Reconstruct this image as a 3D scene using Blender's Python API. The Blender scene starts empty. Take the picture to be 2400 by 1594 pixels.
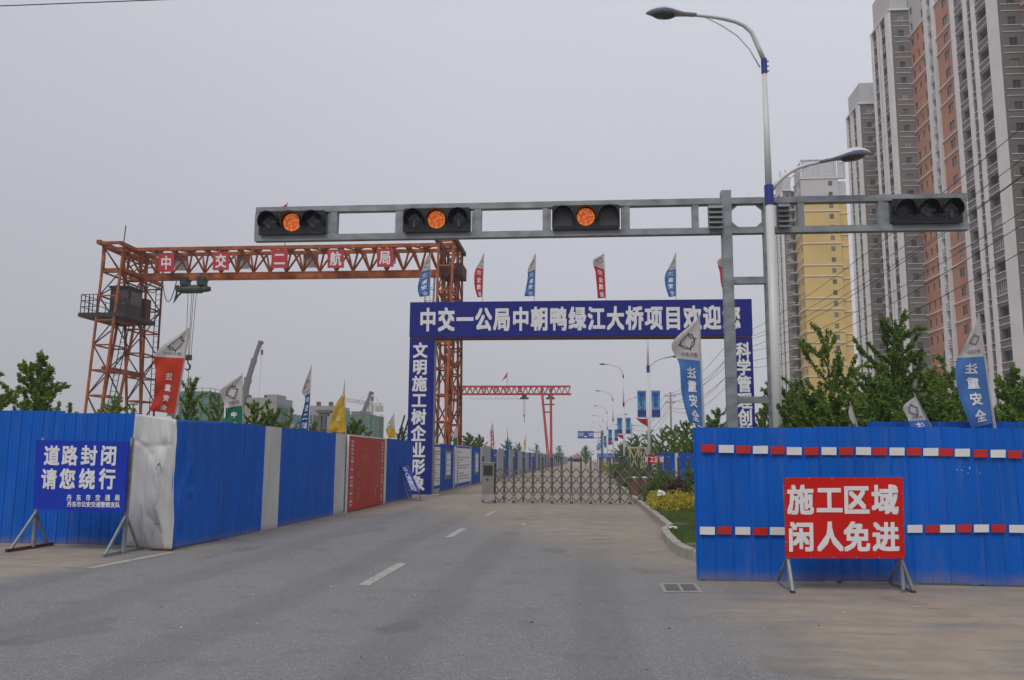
import bpy, bmesh, math, random
from mathutils import Vector
random.seed(7)
R = math.radians
scene = bpy.context.scene
COL = scene.collection

# ------------------------------------------------------------------ camera
# The road runs along +Y. The camera stands at x = y = 0, eye height 1.6 m.
F, CX, CY = 1950.0, 1200.0, 797.0          # focal length and centre in photograph pixels (2400 x 1594)
VPU, VPV, ROLL = 1374.0, 1075.5, R(0.4)    # where the road vanishes, and the camera's small roll
_c, _s = math.cos(ROLL), math.sin(ROLL)
_du, _dv = VPU-CX, VPV-CY
_du, _dv = _c*_du+_s*_dv, -_s*_du+_c*_dv
_th = math.atan(_dv/F); _ps = math.atan(_du*math.cos(_th)/F)
FW = Vector((-math.sin(_ps)*math.cos(_th), math.cos(_ps)*math.cos(_th), math.sin(_th)))
_r0 = Vector((math.cos(_ps), math.sin(_ps), 0)); _u0 = Vector((math.sin(_ps)*math.sin(_th), -math.cos(_ps)*math.sin(_th), math.cos(_th)))
RT = _r0*_c + _u0*_s; UP = _u0*_c - _r0*_s
EYE = Vector((0, 0, 1.6))
from mathutils import Matrix
cam = bpy.data.cameras.new('camera'); camo = bpy.data.objects.new('camera', cam); COL.objects.link(camo)
camo.matrix_world = Matrix(((RT.x, UP.x, -FW.x, 0), (RT.y, UP.y, -FW.y, 0), (RT.z, UP.z, -FW.z, 1.6), (0, 0, 0, 1)))
cam.sensor_width = 36; cam.lens = F/2400*36; cam.clip_end = 4000; cam.clip_start = 0.1
scene.camera = camo

def ray(u, v): return RT*((u-CX)/F) - UP*((v-CY)/F) + FW
def G(u, v, z=0):
    d = ray(u, v); return EYE + d*((z-1.6)/d.z)
def atY(u, v, Y):
    d = ray(u, v); return EYE + d*(Y/d.y)
def atX(u, v, X):
    d = ray(u, v); return EYE + d*(X/d.x)

# ------------------------------------------------------------------ world, sun, exposure
W = bpy.data.worlds.new('World'); scene.world = W; W.use_nodes = True
nt = W.node_tree; nt.nodes.clear(); N = nt.nodes.new; L = nt.links.new
out = N('ShaderNodeOutputWorld'); bg = N('ShaderNodeBackground'); bg.inputs[1].default_value = 0.1
sky = N('ShaderNodeTexSky'); sky.sky_type = 'NISHITA'; sky.sun_disc = False
SUNAZ, SUNEL = R(200), R(52)   # high sun behind thick cloud, behind the camera
sky.sun_elevation = SUNEL; sky.sun_rotation = SUNAZ; sky.air_density = 1.5; sky.dust_density = 6
tc = N('ShaderNodeTexCoord'); sep = N('ShaderNodeSeparateXYZ'); L(tc.outputs['Generated'], sep.inputs[0])
dot = N('ShaderNodeVectorMath'); dot.operation = 'DOT_PRODUCT'; L(tc.outputs['Generated'], dot.inputs[0])
dot.inputs[1].default_value = (.22, .18, .96)
mr = N('ShaderNodeMapRange'); L(dot.outputs['Value'], mr.inputs[0])
mr.inputs[1].default_value = -0.05; mr.inputs[2].default_value = 1.0; mr.inputs[3].default_value = 0.0; mr.inputs[4].default_value = .9
cl = N('ShaderNodeTexNoise'); cl.inputs['Scale'].default_value = 1.6; cl.inputs['Detail'].default_value = 4; cl.inputs['Roughness'].default_value = .45
mp = N('ShaderNodeMapping'); mp.inputs['Scale'].default_value = (1, 1, 2.2); L(tc.outputs['Generated'], mp.inputs[0]); L(mp.outputs[0], cl.inputs['Vector'])
add = N('ShaderNodeMath'); add.operation = 'MULTIPLY_ADD'; L(cl.outputs[0], add.inputs[0]); add.inputs[1].default_value = .16; L(mr.outputs[0], add.inputs[2])
ramp = N('ShaderNodeValToRGB'); L(add.outputs[0], ramp.inputs[0])
e = ramp.color_ramp.elements; e[0].position = 0.0; e[0].color = (3.25, 3.33, 3.78, 1); e[1].position = 1.0; e[1].color = (8.3, 8.45, 9.3, 1)
mix = N('ShaderNodeMix'); mix.data_type = 'RGBA'; mix.inputs[0].default_value = .93
L(sky.outputs[0], mix.inputs[6]); L(ramp.outputs[0], mix.inputs[7]); L(mix.outputs[2], bg.inputs[0]); L(bg.outputs[0], out.inputs[0])
sl = bpy.data.lights.new('sun', 'SUN'); sl.energy = 1.4; sl.angle = R(22); sl.color = (1, .97, .92)
so = bpy.data.objects.new('sun', sl); COL.objects.link(so)
so.rotation_euler = Vector((math.sin(SUNAZ)*math.cos(SUNEL), math.cos(SUNAZ)*math.cos(SUNEL), math.sin(SUNEL))).to_track_quat('Z', 'Y').to_euler()
vs = scene.view_settings; vs.view_transform = 'Standard'; vs.look = 'None'; vs.exposure = 0.0; vs.gamma = 1; vs.use_curve_mapping = False
scene.cycles.use_denoising = True; scene.cycles.max_bounces = 6; scene.cycles.volume_bounces = 1
scene.cycles.transparent_max_bounces = 8

# ------------------------------------------------------------------ materials
MATS = {}
def mat(name, col, rough=.6, metal=0, var=.12, vscale=3.0, bump=0, bscale=60, emit=None, trans=0, streak=0, col2=None, spec=.5):
    if name in MATS: return MATS[name]
    m = bpy.data.materials.new(name); m.use_nodes = True; t = m.node_tree; n = t.nodes.new; l = t.links.new
    p = t.nodes['Principled BSDF']; p.inputs['Roughness'].default_value = rough; p.inputs['Metallic'].default_value = metal
    p.inputs['Specular IOR Level'].default_value = spec
    c = tuple(col)+(1,)
    p.inputs['Base Color'].default_value = c
    co = n('ShaderNodeTexCoord')
    if var or col2:
        no = n('ShaderNodeTexNoise'); no.inputs['Scale'].default_value = vscale; no.inputs['Detail'].default_value = 6; no.inputs['Roughness'].default_value = .6
        if streak:
            ma = n('ShaderNodeMapping'); ma.inputs['Scale'].default_value = (1, 1, 1/streak); l(co.outputs['Object'], ma.inputs[0]); l(ma.outputs[0], no.inputs['Vector'])
        else: l(co.outputs['Object'], no.inputs['Vector'])
        r = n('ShaderNodeMapRange'); r.inputs[1].default_value = .32; r.inputs[2].default_value = .68; l(no.outputs[0], r.inputs[0])
        mx = n('ShaderNodeMix'); mx.data_type = 'RGBA'; l(r.outputs[0], mx.inputs[0])
        mx.inputs[6].default_value = tuple(x*(1-var) for x in col)+(1,)
        mx.inputs[7].default_value = (tuple(col2) if col2 else tuple(min(1, x*(1+var)) for x in col))+(1,)
        l(mx.outputs[2], p.inputs['Base Color'])
        r2 = n('ShaderNodeMapRange'); r2.inputs[3].default_value = max(.05, rough-.1); r2.inputs[4].default_value = min(1, rough+.12); l(no.outputs[0], r2.inputs[0]); l(r2.outputs[0], p.inputs['Roughness'])
    if bump:
        nb = n('ShaderNodeTexNoise'); nb.inputs['Scale'].default_value = bscale; nb.inputs['Detail'].default_value = 4; l(co.outputs['Object'], nb.inputs['Vector'])
        b = n('ShaderNodeBump'); b.inputs['Strength'].default_value = bump; b.inputs['Distance'].default_value = .02; l(nb.outputs[0], b.inputs['Height']); l(b.outputs[0], p.inputs['Normal'])
    if emit:
        p.inputs['Emission Color'].default_value = tuple(emit[0])+(1,); p.inputs['Emission Strength'].default_value = emit[1]
    if trans:
        tr = n('ShaderNodeBsdfTranslucent'); tr.inputs[0].default_value = tuple(min(1, x*1.6) for x in col)+(1,)
        ms = n('ShaderNodeMixShader'); ms.inputs[0].default_value = trans; l(p.outputs[0], ms.inputs[1]); l(tr.outputs[0], ms.inputs[2]); l(ms.outputs[0], t.nodes['Material Output'].inputs[0])
    MATS[name] = m; return m

M_blue = mat('hoarding_blue', (.002, .105, .50), .5, spec=.2, var=.16, vscale=1.2, streak=5, bump=.06, bscale=5)
M_bluel = mat('hoarding_blue_older', (.004, .085, .40), .55, spec=.2, var=.2, vscale=1.5, streak=6, bump=.08, bscale=6)
M_white = mat('hoarding_white', (.52, .52, .49), .5, var=.12, vscale=1.6, streak=5, col2=(.63, .63, .60), bump=.06, bscale=5)
M_grey = mat('hoarding_grey', (.36, .37, .37), .6, var=.15, vscale=1.2, streak=5)
def grime(m, col=(.24,.19,.13), h=.10, amt=.5, fade=0.0):
    t = m.node_tree; n = t.nodes.new; l = t.links.new; p = t.nodes['Principled BSDF']; src = p.inputs['Base Color'].links[0].from_socket
    co = n('ShaderNodeTexCoord'); sp = n('ShaderNodeSeparateXYZ'); l(co.outputs['Object'], sp.inputs[0])
    geo = n('ShaderNodeNewGeometry'); no = n('ShaderNodeTexNoise'); no.inputs['Scale'].default_value = 3.5; no.inputs['Detail'].default_value = 7; no.inputs['Roughness'].default_value = .7; l(geo.outputs['Position'], no.inputs['Vector'])
    a = n('ShaderNodeMath'); a.operation = 'MULTIPLY_ADD'; l(no.outputs[0], a.inputs[0]); a.inputs[1].default_value = -h*3; l(sp.outputs[2], a.inputs[2])
    r = n('ShaderNodeMapRange'); r.interpolation_type = 'SMOOTHSTEP'; l(a.outputs[0], r.inputs[0]); r.inputs[1].default_value = h*.2; r.inputs[2].default_value = -h*1.7; r.inputs[3].default_value = 0; r.inputs[4].default_value = amt
    mx = n('ShaderNodeMix'); mx.data_type = 'RGBA'; l(r.outputs[0], mx.inputs[0]); l(src, mx.inputs[6]); mx.inputs[7].default_value = col+(1,)
    # rain streaks and dusty film
    n2 = n('ShaderNodeTexNoise'); n2.inputs['Scale'].default_value = 5; n2.inputs['Detail'].default_value = 8; ma = n('ShaderNodeMapping'); ma.inputs['Scale'].default_value = (2.2, 2.2, .16); l(geo.outputs['Position'], ma.inputs[0]); l(ma.outputs[0], n2.inputs['Vector'])
    r2 = n('ShaderNodeMapRange'); l(n2.outputs[0], r2.inputs[0]); r2.inputs[1].default_value = .5; r2.inputs[2].default_value = .75; r2.inputs[3].default_value = 0; r2.inputs[4].default_value = .16
    m2 = n('ShaderNodeMix'); m2.data_type = 'RGBA'; l(r2.outputs[0], m2.inputs[0]); l(mx.outputs[2], m2.inputs[6]); m2.inputs[7].default_value = (.20,.22,.26,1)
    l(m2.outputs[2], p.inputs['Base Color'])
for m_ in (M_blue, M_bluel, M_white, M_grey): grime(m_)
M_rust = mat('rust', (.09, .035, .02), .9, var=.4, vscale=9)
M_galv = mat('galvanised', (.25, .27, .28), .55, metal=.35, var=.28, vscale=2.6, streak=.5, bump=.1, bscale=25)
M_galvd = mat('galvanised_dark', (.12, .13, .13), .6, metal=.3, var=.2)
M_steel = mat('gate_steel', (.12, .105, .10), .4, metal=.5, var=.2, vscale=4)
M_steell = mat('bright_steel', (.55, .54, .52), .3, metal=.8, var=.12)
M_pole = mat('white_pole', (.58, .58, .58), .4, var=.08, vscale=1.5, streak=6)
M_navy = mat('navy_collar', (.015, .03, .22), .45, var=.15)
M_banner = mat('gateway_blue', (.016, .022, .20), .6, spec=.2, var=.08, vscale=.8)
M_sign = mat('sign_blue', (.007, .034, .40), .5, spec=.25, var=.1, vscale=2)
M_red = mat('sign_red', (.56, .012, .008), .5, spec=.2, var=.08, vscale=2)
M_redd = mat('billboard_red', (.44, .018, .014), .5, var=.1, vscale=2)
M_letter = mat('lettering_white', (.72, .72, .74), .55, var=.06, vscale=5)
M_gold = mat('gold_lettering', (.40, .22, .05), .5, var=.2)
M_black = mat('black_plastic', (.008, .008, .009), .35, var=.2)
M_lens = mat('dark_lens', (.03, .03, .035), .25, var=.1)
M_arrow = mat('unlit_arrow', (.07, .07, .08), .4, var=.1)
M_concrete = mat('kerb_concrete', (.33, .31, .28), .85, var=.22, vscale=5, bump=.5, bscale=60)
M_crane = mat('crane_orange', (.26, .065, .022), .6, var=.35, vscale=1.6, col2=(.46, .13, .035), spec=.25)
M_craned = mat('crane_rust', (.075, .022, .014), .7, var=.35, vscale=2)
M_crane2 = mat('crane_red', (.42, .035, .02), .55, var=.2)
M_dgreen = mat('hoist_green', (.02, .05, .04), .5, var=.3)
M_dark = mat('dark_metal', (.025, .025, .025), .6, var=.3)
M_wire = mat('wire_black', (.02, .02, .02), .6, var=0)
M_cloth = mat('flag_white', (.50, .48, .45), .85, bump=.5, bscale=5, var=.22, vscale=2.5, trans=.3)
def cloth(name, c): return mat('flag_'+name, c, .85, var=.2, vscale=2.5, trans=.3, bump=.5, bscale=5)
M_trunk = mat('bark', (.07, .055, .04), .9, var=.3, vscale=8)
M_leafA = mat('leaf_fresh', (.17, .255, .035), .6, var=.28, vscale=1.5, trans=.4)
M_leafB = mat('leaf_deep', (.085, .155, .030), .6, var=.3, vscale=1.5, trans=.35)
M_leafY = mat('leaf_golden', (.50, .40, .04), .6, var=.3, vscale=4, trans=.3)
M_leafP = mat('leaf_purple', (.045, .012, .018), .6, var=.4, vscale=4, trans=.2)
M_leafG = mat('leaf_shrub', (.07, .13, .03), .65, var=.35, vscale=3, trans=.3)
M_grass = mat('grass_blade', (.085, .15, .03), .7, var=.35, vscale=1.2, trans=.3)
M_glass = mat('window_glass', (.05, .06, .07), .12, var=.25, vscale=.3, spec=.8)
_t = M_glass.node_tree; _p = _t.nodes['Principled BSDF']; _oi = _t.nodes.new('ShaderNodeObjectInfo'); _rr = _t.nodes.new('ShaderNodeValToRGB'); _t.links.new(_oi.outputs['Random'], _rr.inputs[0])
_rr.color_ramp.elements[0].color = (.03,.035,.04,1); _rr.color_ramp.elements[1].color = (.22,.22,.21,1); _rr.color_ramp.elements[1].position = 1; _q = _rr.color_ramp.elements.new(.75); _q.color = (.07,.08,.085,1)
_t.links.new(_rr.outputs[0], _p.inputs['Base Color'])
M_trim = mat('white_trim', (.70, .70, .70), .6, var=.06, vscale=.4)
M_brown = mat('grey_brown_render', (.165, .15, .15), .8, var=.12, vscale=.25)
M_orange = mat('orange_render', (.48, .225, .14), .85, var=.1, vscale=.2)
M_yellow = mat('yellow_render', (.62, .44, .14), .85, var=.09, vscale=.2)
M_bwhite = mat('white_render', (.50, .50, .51), .85, var=.06, vscale=.2)
M_conc = mat('raw_concrete', (.28, .27, .265), .9, var=.14, vscale=.25)
M_net = mat('green_netting', (.07, .18, .145), .85, var=.3, vscale=.6)
M_soil = mat('dry_soil', (.26, .19, .12), .95, var=.25, vscale=1.5, bump=.5, bscale=20)
M_wood = mat('planter_wood', (.16, .065, .03), .7, var=.3, vscale=5)
M_tapeR = mat('tape_red', (.50, .02, .015), .35, var=.08)
M_tapeW = mat('tape_white', (.70, .70, .68), .35, var=.06)

def lamp_mat():
    m = mat('amber_lens', (.5, .12, .02), .3, var=0)
    t = m.node_tree; p = t.nodes['Principled BSDF']
    co = t.nodes.new('ShaderNodeTexCoord'); v = t.nodes.new('ShaderNodeTexVoronoi'); v.inputs['Scale'].default_value = 20
    t.links.new(co.outputs['Object'], v.inputs['Vector'])
    r = t.nodes.new('ShaderNodeValToRGB'); t.links.new(v.outputs['Distance'], r.inputs[0])
    r.color_ramp.elements[0].color = (1, .42, .10, 1); r.color_ramp.elements[1].color = (.55, .05, .003, 1); r.color_ramp.elements[1].position = .75
    t.links.new(r.outputs[0], p.inputs['Emission Color']); p.inputs['Emission Strength'].default_value = .62
    return m
M_amber = lamp_mat()

def road_material():
    m = bpy.data.materials.new('asphalt'); m.use_nodes = True; t = m.node_tree; n = t.nodes.new; l = t.links.new
    p = t.nodes['Principled BSDF']; geo = n('ShaderNodeNewGeometry'); P = geo.outputs['Position']
    sp = n('ShaderNodeSeparateXYZ'); l(P, sp.inputs[0]); X, Y = sp.outputs[0], sp.outputs[1]
    def noise(sc, det=5, rough=.6, stretch=None):
        no = n('ShaderNodeTexNoise'); no.inputs['Scale'].default_value = sc; no.inputs['Detail'].default_value = det; no.inputs['Roughness'].default_value = rough
        if stretch:
            ma = n('ShaderNodeMapping'); ma.inputs['Scale'].default_value = stretch; l(P, ma.inputs[0]); l(ma.outputs[0], no.inputs['Vector'])
        else: l(P, no.inputs['Vector'])
        return no.outputs[0]
    def mth(op, a, b=None, c=None, clamp=False):
        q = n('ShaderNodeMath'); q.operation = op; q.use_clamp = clamp
        for i, x in enumerate((a, b, c)):
            if x is None: continue
            if isinstance(x, (int, float)): q.inputs[i].default_value = x
            else: l(x, q.inputs[i])
        return q.outputs[0]
    def ss(v, a, b):
        q = n('ShaderNodeMapRange'); q.interpolation_type = 'SMOOTHSTEP'; l(v, q.inputs[0]); q.inputs[1].default_value = a; q.inputs[2].default_value = b; return q.outputs[0]
    def mixc(f, a, b):
        q = n('ShaderNodeMix'); q.data_type = 'RGBA'; l(f, q.inputs[0])
        for i, x in ((6, a), (7, b)):
            if isinstance(x, tuple): q.inputs[i].default_value = x+(1,)
            else: l(x, q.inputs[i])
        return q.outputs[2]
    big = noise(.35, 4); mid = noise(2.2, 5); fine = noise(55, 3, .8); wob = noise(.6, 4)
    vor = n('ShaderNodeTexVoronoi'); vor.inputs['Scale'].default_value = 75; l(P, vor.inputs['Vector'])
    base = mixc(ss(big, .35, .65), (.100, .100, .106), (.138, .137, .142))
    med = noise(16, 4, .75); base = mixc(ss(med, .35, .7), base, (.182, .180, .182)); base = mixc(ss(fine, .38, .68), base, (.255, .25, .25))
    base = mixc(ss(vor.outputs['Color'], .82, .95), base, (.36, .34, .32))
    base = mixc(mth('MULTIPLY', ss(mid, .5, .75), .35), base, (.10, .098, .10))
    wl = mth('SINE', mth('MULTIPLY', mth('ADD', X, mth('MULTIPLY', big, .6)), 3.5))
    base = mixc(mth('MULTIPLY', ss(wl, .2, .9), .22), base, (.085, .085, .09))
    vc = n('ShaderNodeTexVoronoi'); vc.feature = 'DISTANCE_TO_EDGE'; vc.inputs['Scale'].default_value = .16
    wv = n('ShaderNodeVectorMath'); wv.operation = 'ADD'; l(P, wv.inputs[0]); nv = n('ShaderNodeTexNoise'); nv.inputs['Scale'].default_value = 1.3; nv.inputs['Detail'].default_value = 6; l(P, nv.inputs['Vector']); l(nv.outputs['Color'], wv.inputs[1]); l(wv.outputs[0], vc.inputs['Vector'])
    base = mixc(mth('MULTIPLY', mth('MULTIPLY', mth('LESS_THAN', vc.outputs['Distance'], .002), ss(big, .52, .6)), .22), base, (.06, .06, .06))
    pt_ = noise(.9, 2, .4, (1, .5, 1)); base = mixc(mth('MULTIPLY', ss(pt_, .64, .68), .3), base, (.08, .08, .085))
    # sand drifted over the asphalt
    xw = mth('ADD', X, mth('MULTIPLY', mth('SUBTRACT', wob, .5), 2.6))
    yw = mth('ADD', Y, mth('MULTIPLY', mth('SUBTRACT', big, .5), 2.6))
    kerb = mth('MULTIPLY', ss(mth('ADD', X, mth('MULTIPLY', mth('SUBTRACT', wob, .5), 1.8)), .85, 1.7), ss(Y, 10.5, 13))
    right = mth('MULTIPLY', ss(xw, .9, 2.6), ss(yw, 2.6, 5.0))
    right2 = mth('MULTIPLY', ss(mth('ADD', X, mth('MULTIPLY', Y, .45)), 5.2, 8.5), .8)
    left = mth('MULTIPLY', mth('SUBTRACT', 1, ss(mth('ADD', xw, mth('MULTIPLY', Y, -.10)), -9.2, -7.9)), ss(Y, 9.0, 11.5))
    lf = mth('MULTIPLY', mth('SUBTRACT', 1, ss(mth('ADD', X, mth('MULTIPLY', mth('SUBTRACT', mid, .5), .8)), -6.9, -6.35)), ss(Y, 13, 15))
    far = mth('MULTIPLY', ss(Y, 40, 120), .3)
    s1 = mth('MAXIMUM', mth('MAXIMUM', kerb, right), mth('MAXIMUM', mth('MAXIMUM', left, lf), mth('MAXIMUM', far, right2)))
    streaks = noise(1.1, 6, .65, (.7, 2.2, 1))
    sand = mth('MULTIPLY', s1, mth('ADD', ss(streaks, .32, .60), .25), None, True)
    sandc = mixc(ss(mid, .3, .7), (.245, .20, .15), (.33, .28, .215))
    sandc = mixc(mth('MULTIPLY', ss(fine, .3, .75), .35), sandc, (.36, .30, .23))
    colr = mixc(mth('MULTIPLY', sand, .85), base, sandc)
    l(colr, p.inputs['Base Color']); p.inputs['Roughness'].default_value = .9; p.inputs['Specular IOR Level'].default_value = .25
    b = n('ShaderNodeBump'); b.inputs['Strength'].default_value = .5; b.inputs['Distance'].default_value = .008; l(mth('ADD', fine, vor.outputs['Distance']), b.inputs['Height']); l(b.outputs[0], p.inputs['Normal'])
    return m
M_road = road_material()

def worn_paint():
    m = mat('road_paint', (.48, .46, .42), .8, var=.1, vscale=8)
    t = m.node_tree; n = t.nodes.new; l = t.links.new; p = t.nodes['Principled BSDF']
    co = n('ShaderNodeNewGeometry'); no = n('ShaderNodeTexNoise'); no.inputs['Scale'].default_value = 7; no.inputs['Detail'].default_value = 8; no.inputs['Roughness'].default_value = .8
    l(co.outputs['Position'], no.inputs['Vector'])
    r = n('ShaderNodeMapRange'); r.inputs[1].default_value = .47; r.inputs[2].default_value = .62; l(no.outputs[0], r.inputs[0])
    mx = n('ShaderNodeMix'); mx.data_type = 'RGBA'; l(r.outputs[0], mx.inputs[0]); mx.inputs[6].default_value = (.38, .36, .33, 1); mx.inputs[7].default_value = (.17, .16, .15, 1)
    l(mx.outputs[2], p.inputs['Base Color'])
    return m
M_paint = worn_paint()

def print_banner():
    m = mat('banner_print', (.03, .1, .3), .5, var=0)
    t = m.node_tree; n = t.nodes.new; l = t.links.new; p = t.nodes['Principled BSDF']
    co = n('ShaderNodeTexCoord'); sp = n('ShaderNodeSeparateXYZ'); l(co.outputs['Generated'], sp.inputs[0])
    no = n('ShaderNodeTexNoise'); no.inputs['Scale'].default_value = 14; ma = n('ShaderNodeMapping'); ma.inputs['Scale'].default_value = (1, 1, .0); l(co.outputs['Generated'], ma.inputs[0]); l(ma.outputs[0], no.inputs['Vector'])
    a = n('ShaderNodeMath'); a.operation = 'MULTIPLY_ADD'; l(no.outputs[0], a.inputs[0]); a.inputs[1].default_value = -.22; l(sp.outputs[2], a.inputs[2])
    r = n('ShaderNodeValToRGB'); l(a.outputs[0], r.inputs[0]); el = r.color_ramp.elements
    el[0].position = 0; el[0].color = (.02, .05, .26, 1); el[1].position = 1; el[1].color = (.03, .08, .42, 1)
    for pos, c in ((.14, (.012, .03, .15)), (.17, (.10, .30, .52)), (.40, (.10, .36, .56)), (.75, (.04, .16, .48))):
        x = el.new(pos); x.color = c+(1,)
    l(r.outputs[0], p.inputs['Base Color']); return m
M_print = print_banner()

# ------------------------------------------------------------------ mesh builder
class MB:
    def __init__(s): s.v = []; s.f = []; s.m = []
    def add(s, vs, fs, mi=0):
        o = len(s.v); s.v += [tuple(p) for p in vs]; s.f += [tuple(i+o for i in f) for f in fs]; s.m += [mi]*len(fs); return s
    def box(s, x0, x1, y0, y1, z0, z1, mi=0):
        return s.add([(x0,y0,z0),(x1,y0,z0),(x1,y1,z0),(x0,y1,z0),(x0,y0,z1),(x1,y0,z1),(x1,y1,z1),(x0,y1,z1)],
                     [(0,3,2,1),(4,5,6,7),(0,1,5,4),(1,2,6,5),(2,3,7,6),(3,0,4,7)], mi)
    def cbox(s, c, d, mi=0): return s.box(c[0]-d[0]/2, c[0]+d[0]/2, c[1]-d[1]/2, c[1]+d[1]/2, c[2]-d[2]/2, c[2]+d[2]/2, mi)
    def bar(s, p, q, w, h=None, mi=0, up=(0,0,1)):
        p, q = Vector(p), Vector(q); h = h or w; d = (q-p)
        if d.length < 1e-6: return s
        d.normalize(); a = d.cross(Vector(up))
        if a.length < 1e-3: a = d.cross(Vector((0,1,0)))
        a.normalize(); b = a.cross(d); a *= w/2; b *= h/2
        return s.add([p-a-b,p+a-b,p+a+b,p-a+b,q-a-b,q+a-b,q+a+b,q-a+b],[(0,1,2,3),(7,6,5,4),(0,4,5,1),(1,5,6,2),(2,6,7,3),(3,7,4,0)], mi)
    def tube(s, pts, rs, n=8, mi=0, cap=True, flat=1.0):
        pts = [Vector(p) for p in pts]
        if not isinstance(rs, (list, tuple)): rs = [rs]*len(pts)
        o = len(s.v); prev = None
        for i, p in enumerate(pts):
            d = (pts[min(i+1,len(pts)-1)]-pts[max(i-1,0)]).normalized()
            if prev is None:
                a = d.cross(Vector((0,0,1)));
                if a.length < .01: a = Vector((1,0,0))
            else: a = prev - d*prev.dot(d)
            a.normalize(); prev = a; b = d.cross(a)
            for k in range(n):
                t = 2*math.pi*k/n; s.v.append(tuple(p + a*math.cos(t)*rs[i] + b*math.sin(t)*rs[i]*flat))
        for i in range(len(pts)-1):
            for k in range(n):
                s.f.append((o+i*n+k, o+i*n+(k+1)%n, o+(i+1)*n+(k+1)%n, o+(i+1)*n+k)); s.m.append(mi)
        if cap:
            s.f.append(tuple(o+k for k in range(n))[::-1]); s.f.append(tuple(o+(len(pts)-1)*n+k for k in range(n))); s.m += [mi, mi]
        return s
    def quad(s, a, b, c, d, mi=0): return s.add([a,b,c,d], [(0,1,2,3)], mi)
    def slab(s, a, b, c, d, t, mi=0, mb=None):      # quad with thickness t behind it
        a, b, c, d = map(Vector, (a,b,c,d)); n = (b-a).cross(c-a).normalized()*t
        return s.add([a,b,c,d,a-n,b-n,c-n,d-n],[(0,1,2,3),(7,6,5,4),(0,4,5,1),(1,5,6,2),(2,6,7,3),(3,7,4,0)], mi)

BASE = {}
def put(o, label=None, cat=None, group=None, kind=None):
    if label: o['label'] = label
    if cat: o['category'] = cat
    if group: o['group'] = group
    if kind: o['kind'] = kind
    return o
def thing(name, label, cat, loc=(0,0,0), group=None):
    o = bpy.data.objects.new(name, None); COL.objects.link(o); o.location = loc; o.empty_display_size = .2
    BASE[o] = Vector(loc); return put(o, label, cat, group)
def mkmesh(name, mb, mats, off=Vector((0,0,0)), smooth=False):
    me = bpy.data.meshes.new(name)
    me.from_pydata([(p[0]-off[0], p[1]-off[1], p[2]-off[2]) for p in mb.v], [], mb.f)
    mats = mats if isinstance(mats, (list, tuple)) else [mats]
    for m in mats: me.materials.append(m)
    if len(mats) > 1: me.polygons.foreach_set('material_index', mb.m)
    if smooth: me.shade_smooth()
    me.update(); return me
def part(name, mb, mats, parent, label=None, smooth=False, kind=None):   # builder holds world coordinates
    o = bpy.data.objects.new(name, mkmesh(name, mb, mats, BASE[parent], smooth)); COL.objects.link(o); o.parent = parent
    BASE[o] = BASE[parent]; return put(o, label, kind=kind)
def solo(name, mb, mats, label=None, cat=None, group=None, kind=None, base=None, smooth=False):
    base = Vector(base or (0,0,0)); o = bpy.data.objects.new(name, mkmesh(name, mb, mats, base, smooth)); COL.objects.link(o); o.location = base
    BASE[o] = base; return put(o, label, cat, group, kind)
def inst(name, me, loc, parent, rotz=0, label=None, rx=0, ry=0):
    o = bpy.data.objects.new(name, me); COL.objects.link(o); o.parent = parent; o.location = Vector(loc)-BASE[parent]; o.rotation_euler = (rx, ry, rotz)
    return put(o, label)
def kids(o): return [c for c in scene.objects if c.parent == o]
def copy_tree(root, loc, children, label=None, scale=None, rotz=None, group=None):
    r = root.copy(); COL.objects.link(r); r.location = loc
    if label: r['label'] = label
    if group: r['group'] = group
    if scale: r.scale = (scale,)*3
    if rotz is not None: r.rotation_euler = (0,0,rotz)
    for ch, subs in children:
        c = ch.copy(); COL.objects.link(c); c.parent = r
        for sb in subs: d = sb.copy(); COL.objects.link(d); d.parent = c
    BASE[r] = Vector(loc); return r
def tree_of(root):
    ch = {}
    for o in scene.objects:
        if o.parent: ch.setdefault(o.parent, []).append(o)
    return [(c, ch.get(c, [])) for c in ch.get(root, [])]

# ------------------------------------------------------------------ lettering
_gl = {}
def glyph(ch, cut=False):
    k = (ch, cut)
    if k in _gl: return _gl[k]
    c = bpy.data.curves.new('t', 'FONT'); c.body = ch; c.size = 1; c.resolution_u = 2
    o = bpy.data.objects.new('t', c); COL.objects.link(o)
    me = bpy.data.meshes.new_from_object(o.evaluated_get(bpy.context.evaluated_depsgraph_get()))
    bpy.data.objects.remove(o); bpy.data.curves.remove(c)
    bm = bmesh.new(); bm.from_mesh(me); bpy.data.meshes.remove(me)
    if cut:
        for ax in (0, 1):
            for q in (.2, .4, .6, .8):
                co = [0,0,0]; no = [0,0,0]; co[ax] = q - (.12 if ax else 0); no[ax] = 1
                bmesh.ops.bisect_plane(bm, geom=bm.verts[:]+bm.edges[:]+bm.faces[:], plane_co=co, plane_no=no)
    bm.verts.index_update()
    r = ([(v.co.x-.5, v.co.y-.38) for v in bm.verts], [tuple(v.index for v in f.verts) for f in bm.faces]); bm.free()
    _gl[k] = r; return r
def lettering(items, fn, bold=.028, cut=False, mirror=False, step=.0006):
    """items: (char, s, t, w, h) in surface fractions; fn(s, t, lift) -> point"""
    mb = MB(); offs = [(-1,-1),(1,-1),(-1,1),(1,1)] if bold else [(0,0)]
    for ch, s, t, w, h in items:
        vs, fs = glyph(ch, cut)
        for k, (ax, ay) in enumerate(offs):
            pts = []
            for x, y in vs:
                x += ax*bold; y += ay*bold
                if mirror: x = -x
                pts.append(fn(s+x*w, t-y*h, .004+k*step))
            mb.add(pts, fs)
    return mb
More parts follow.
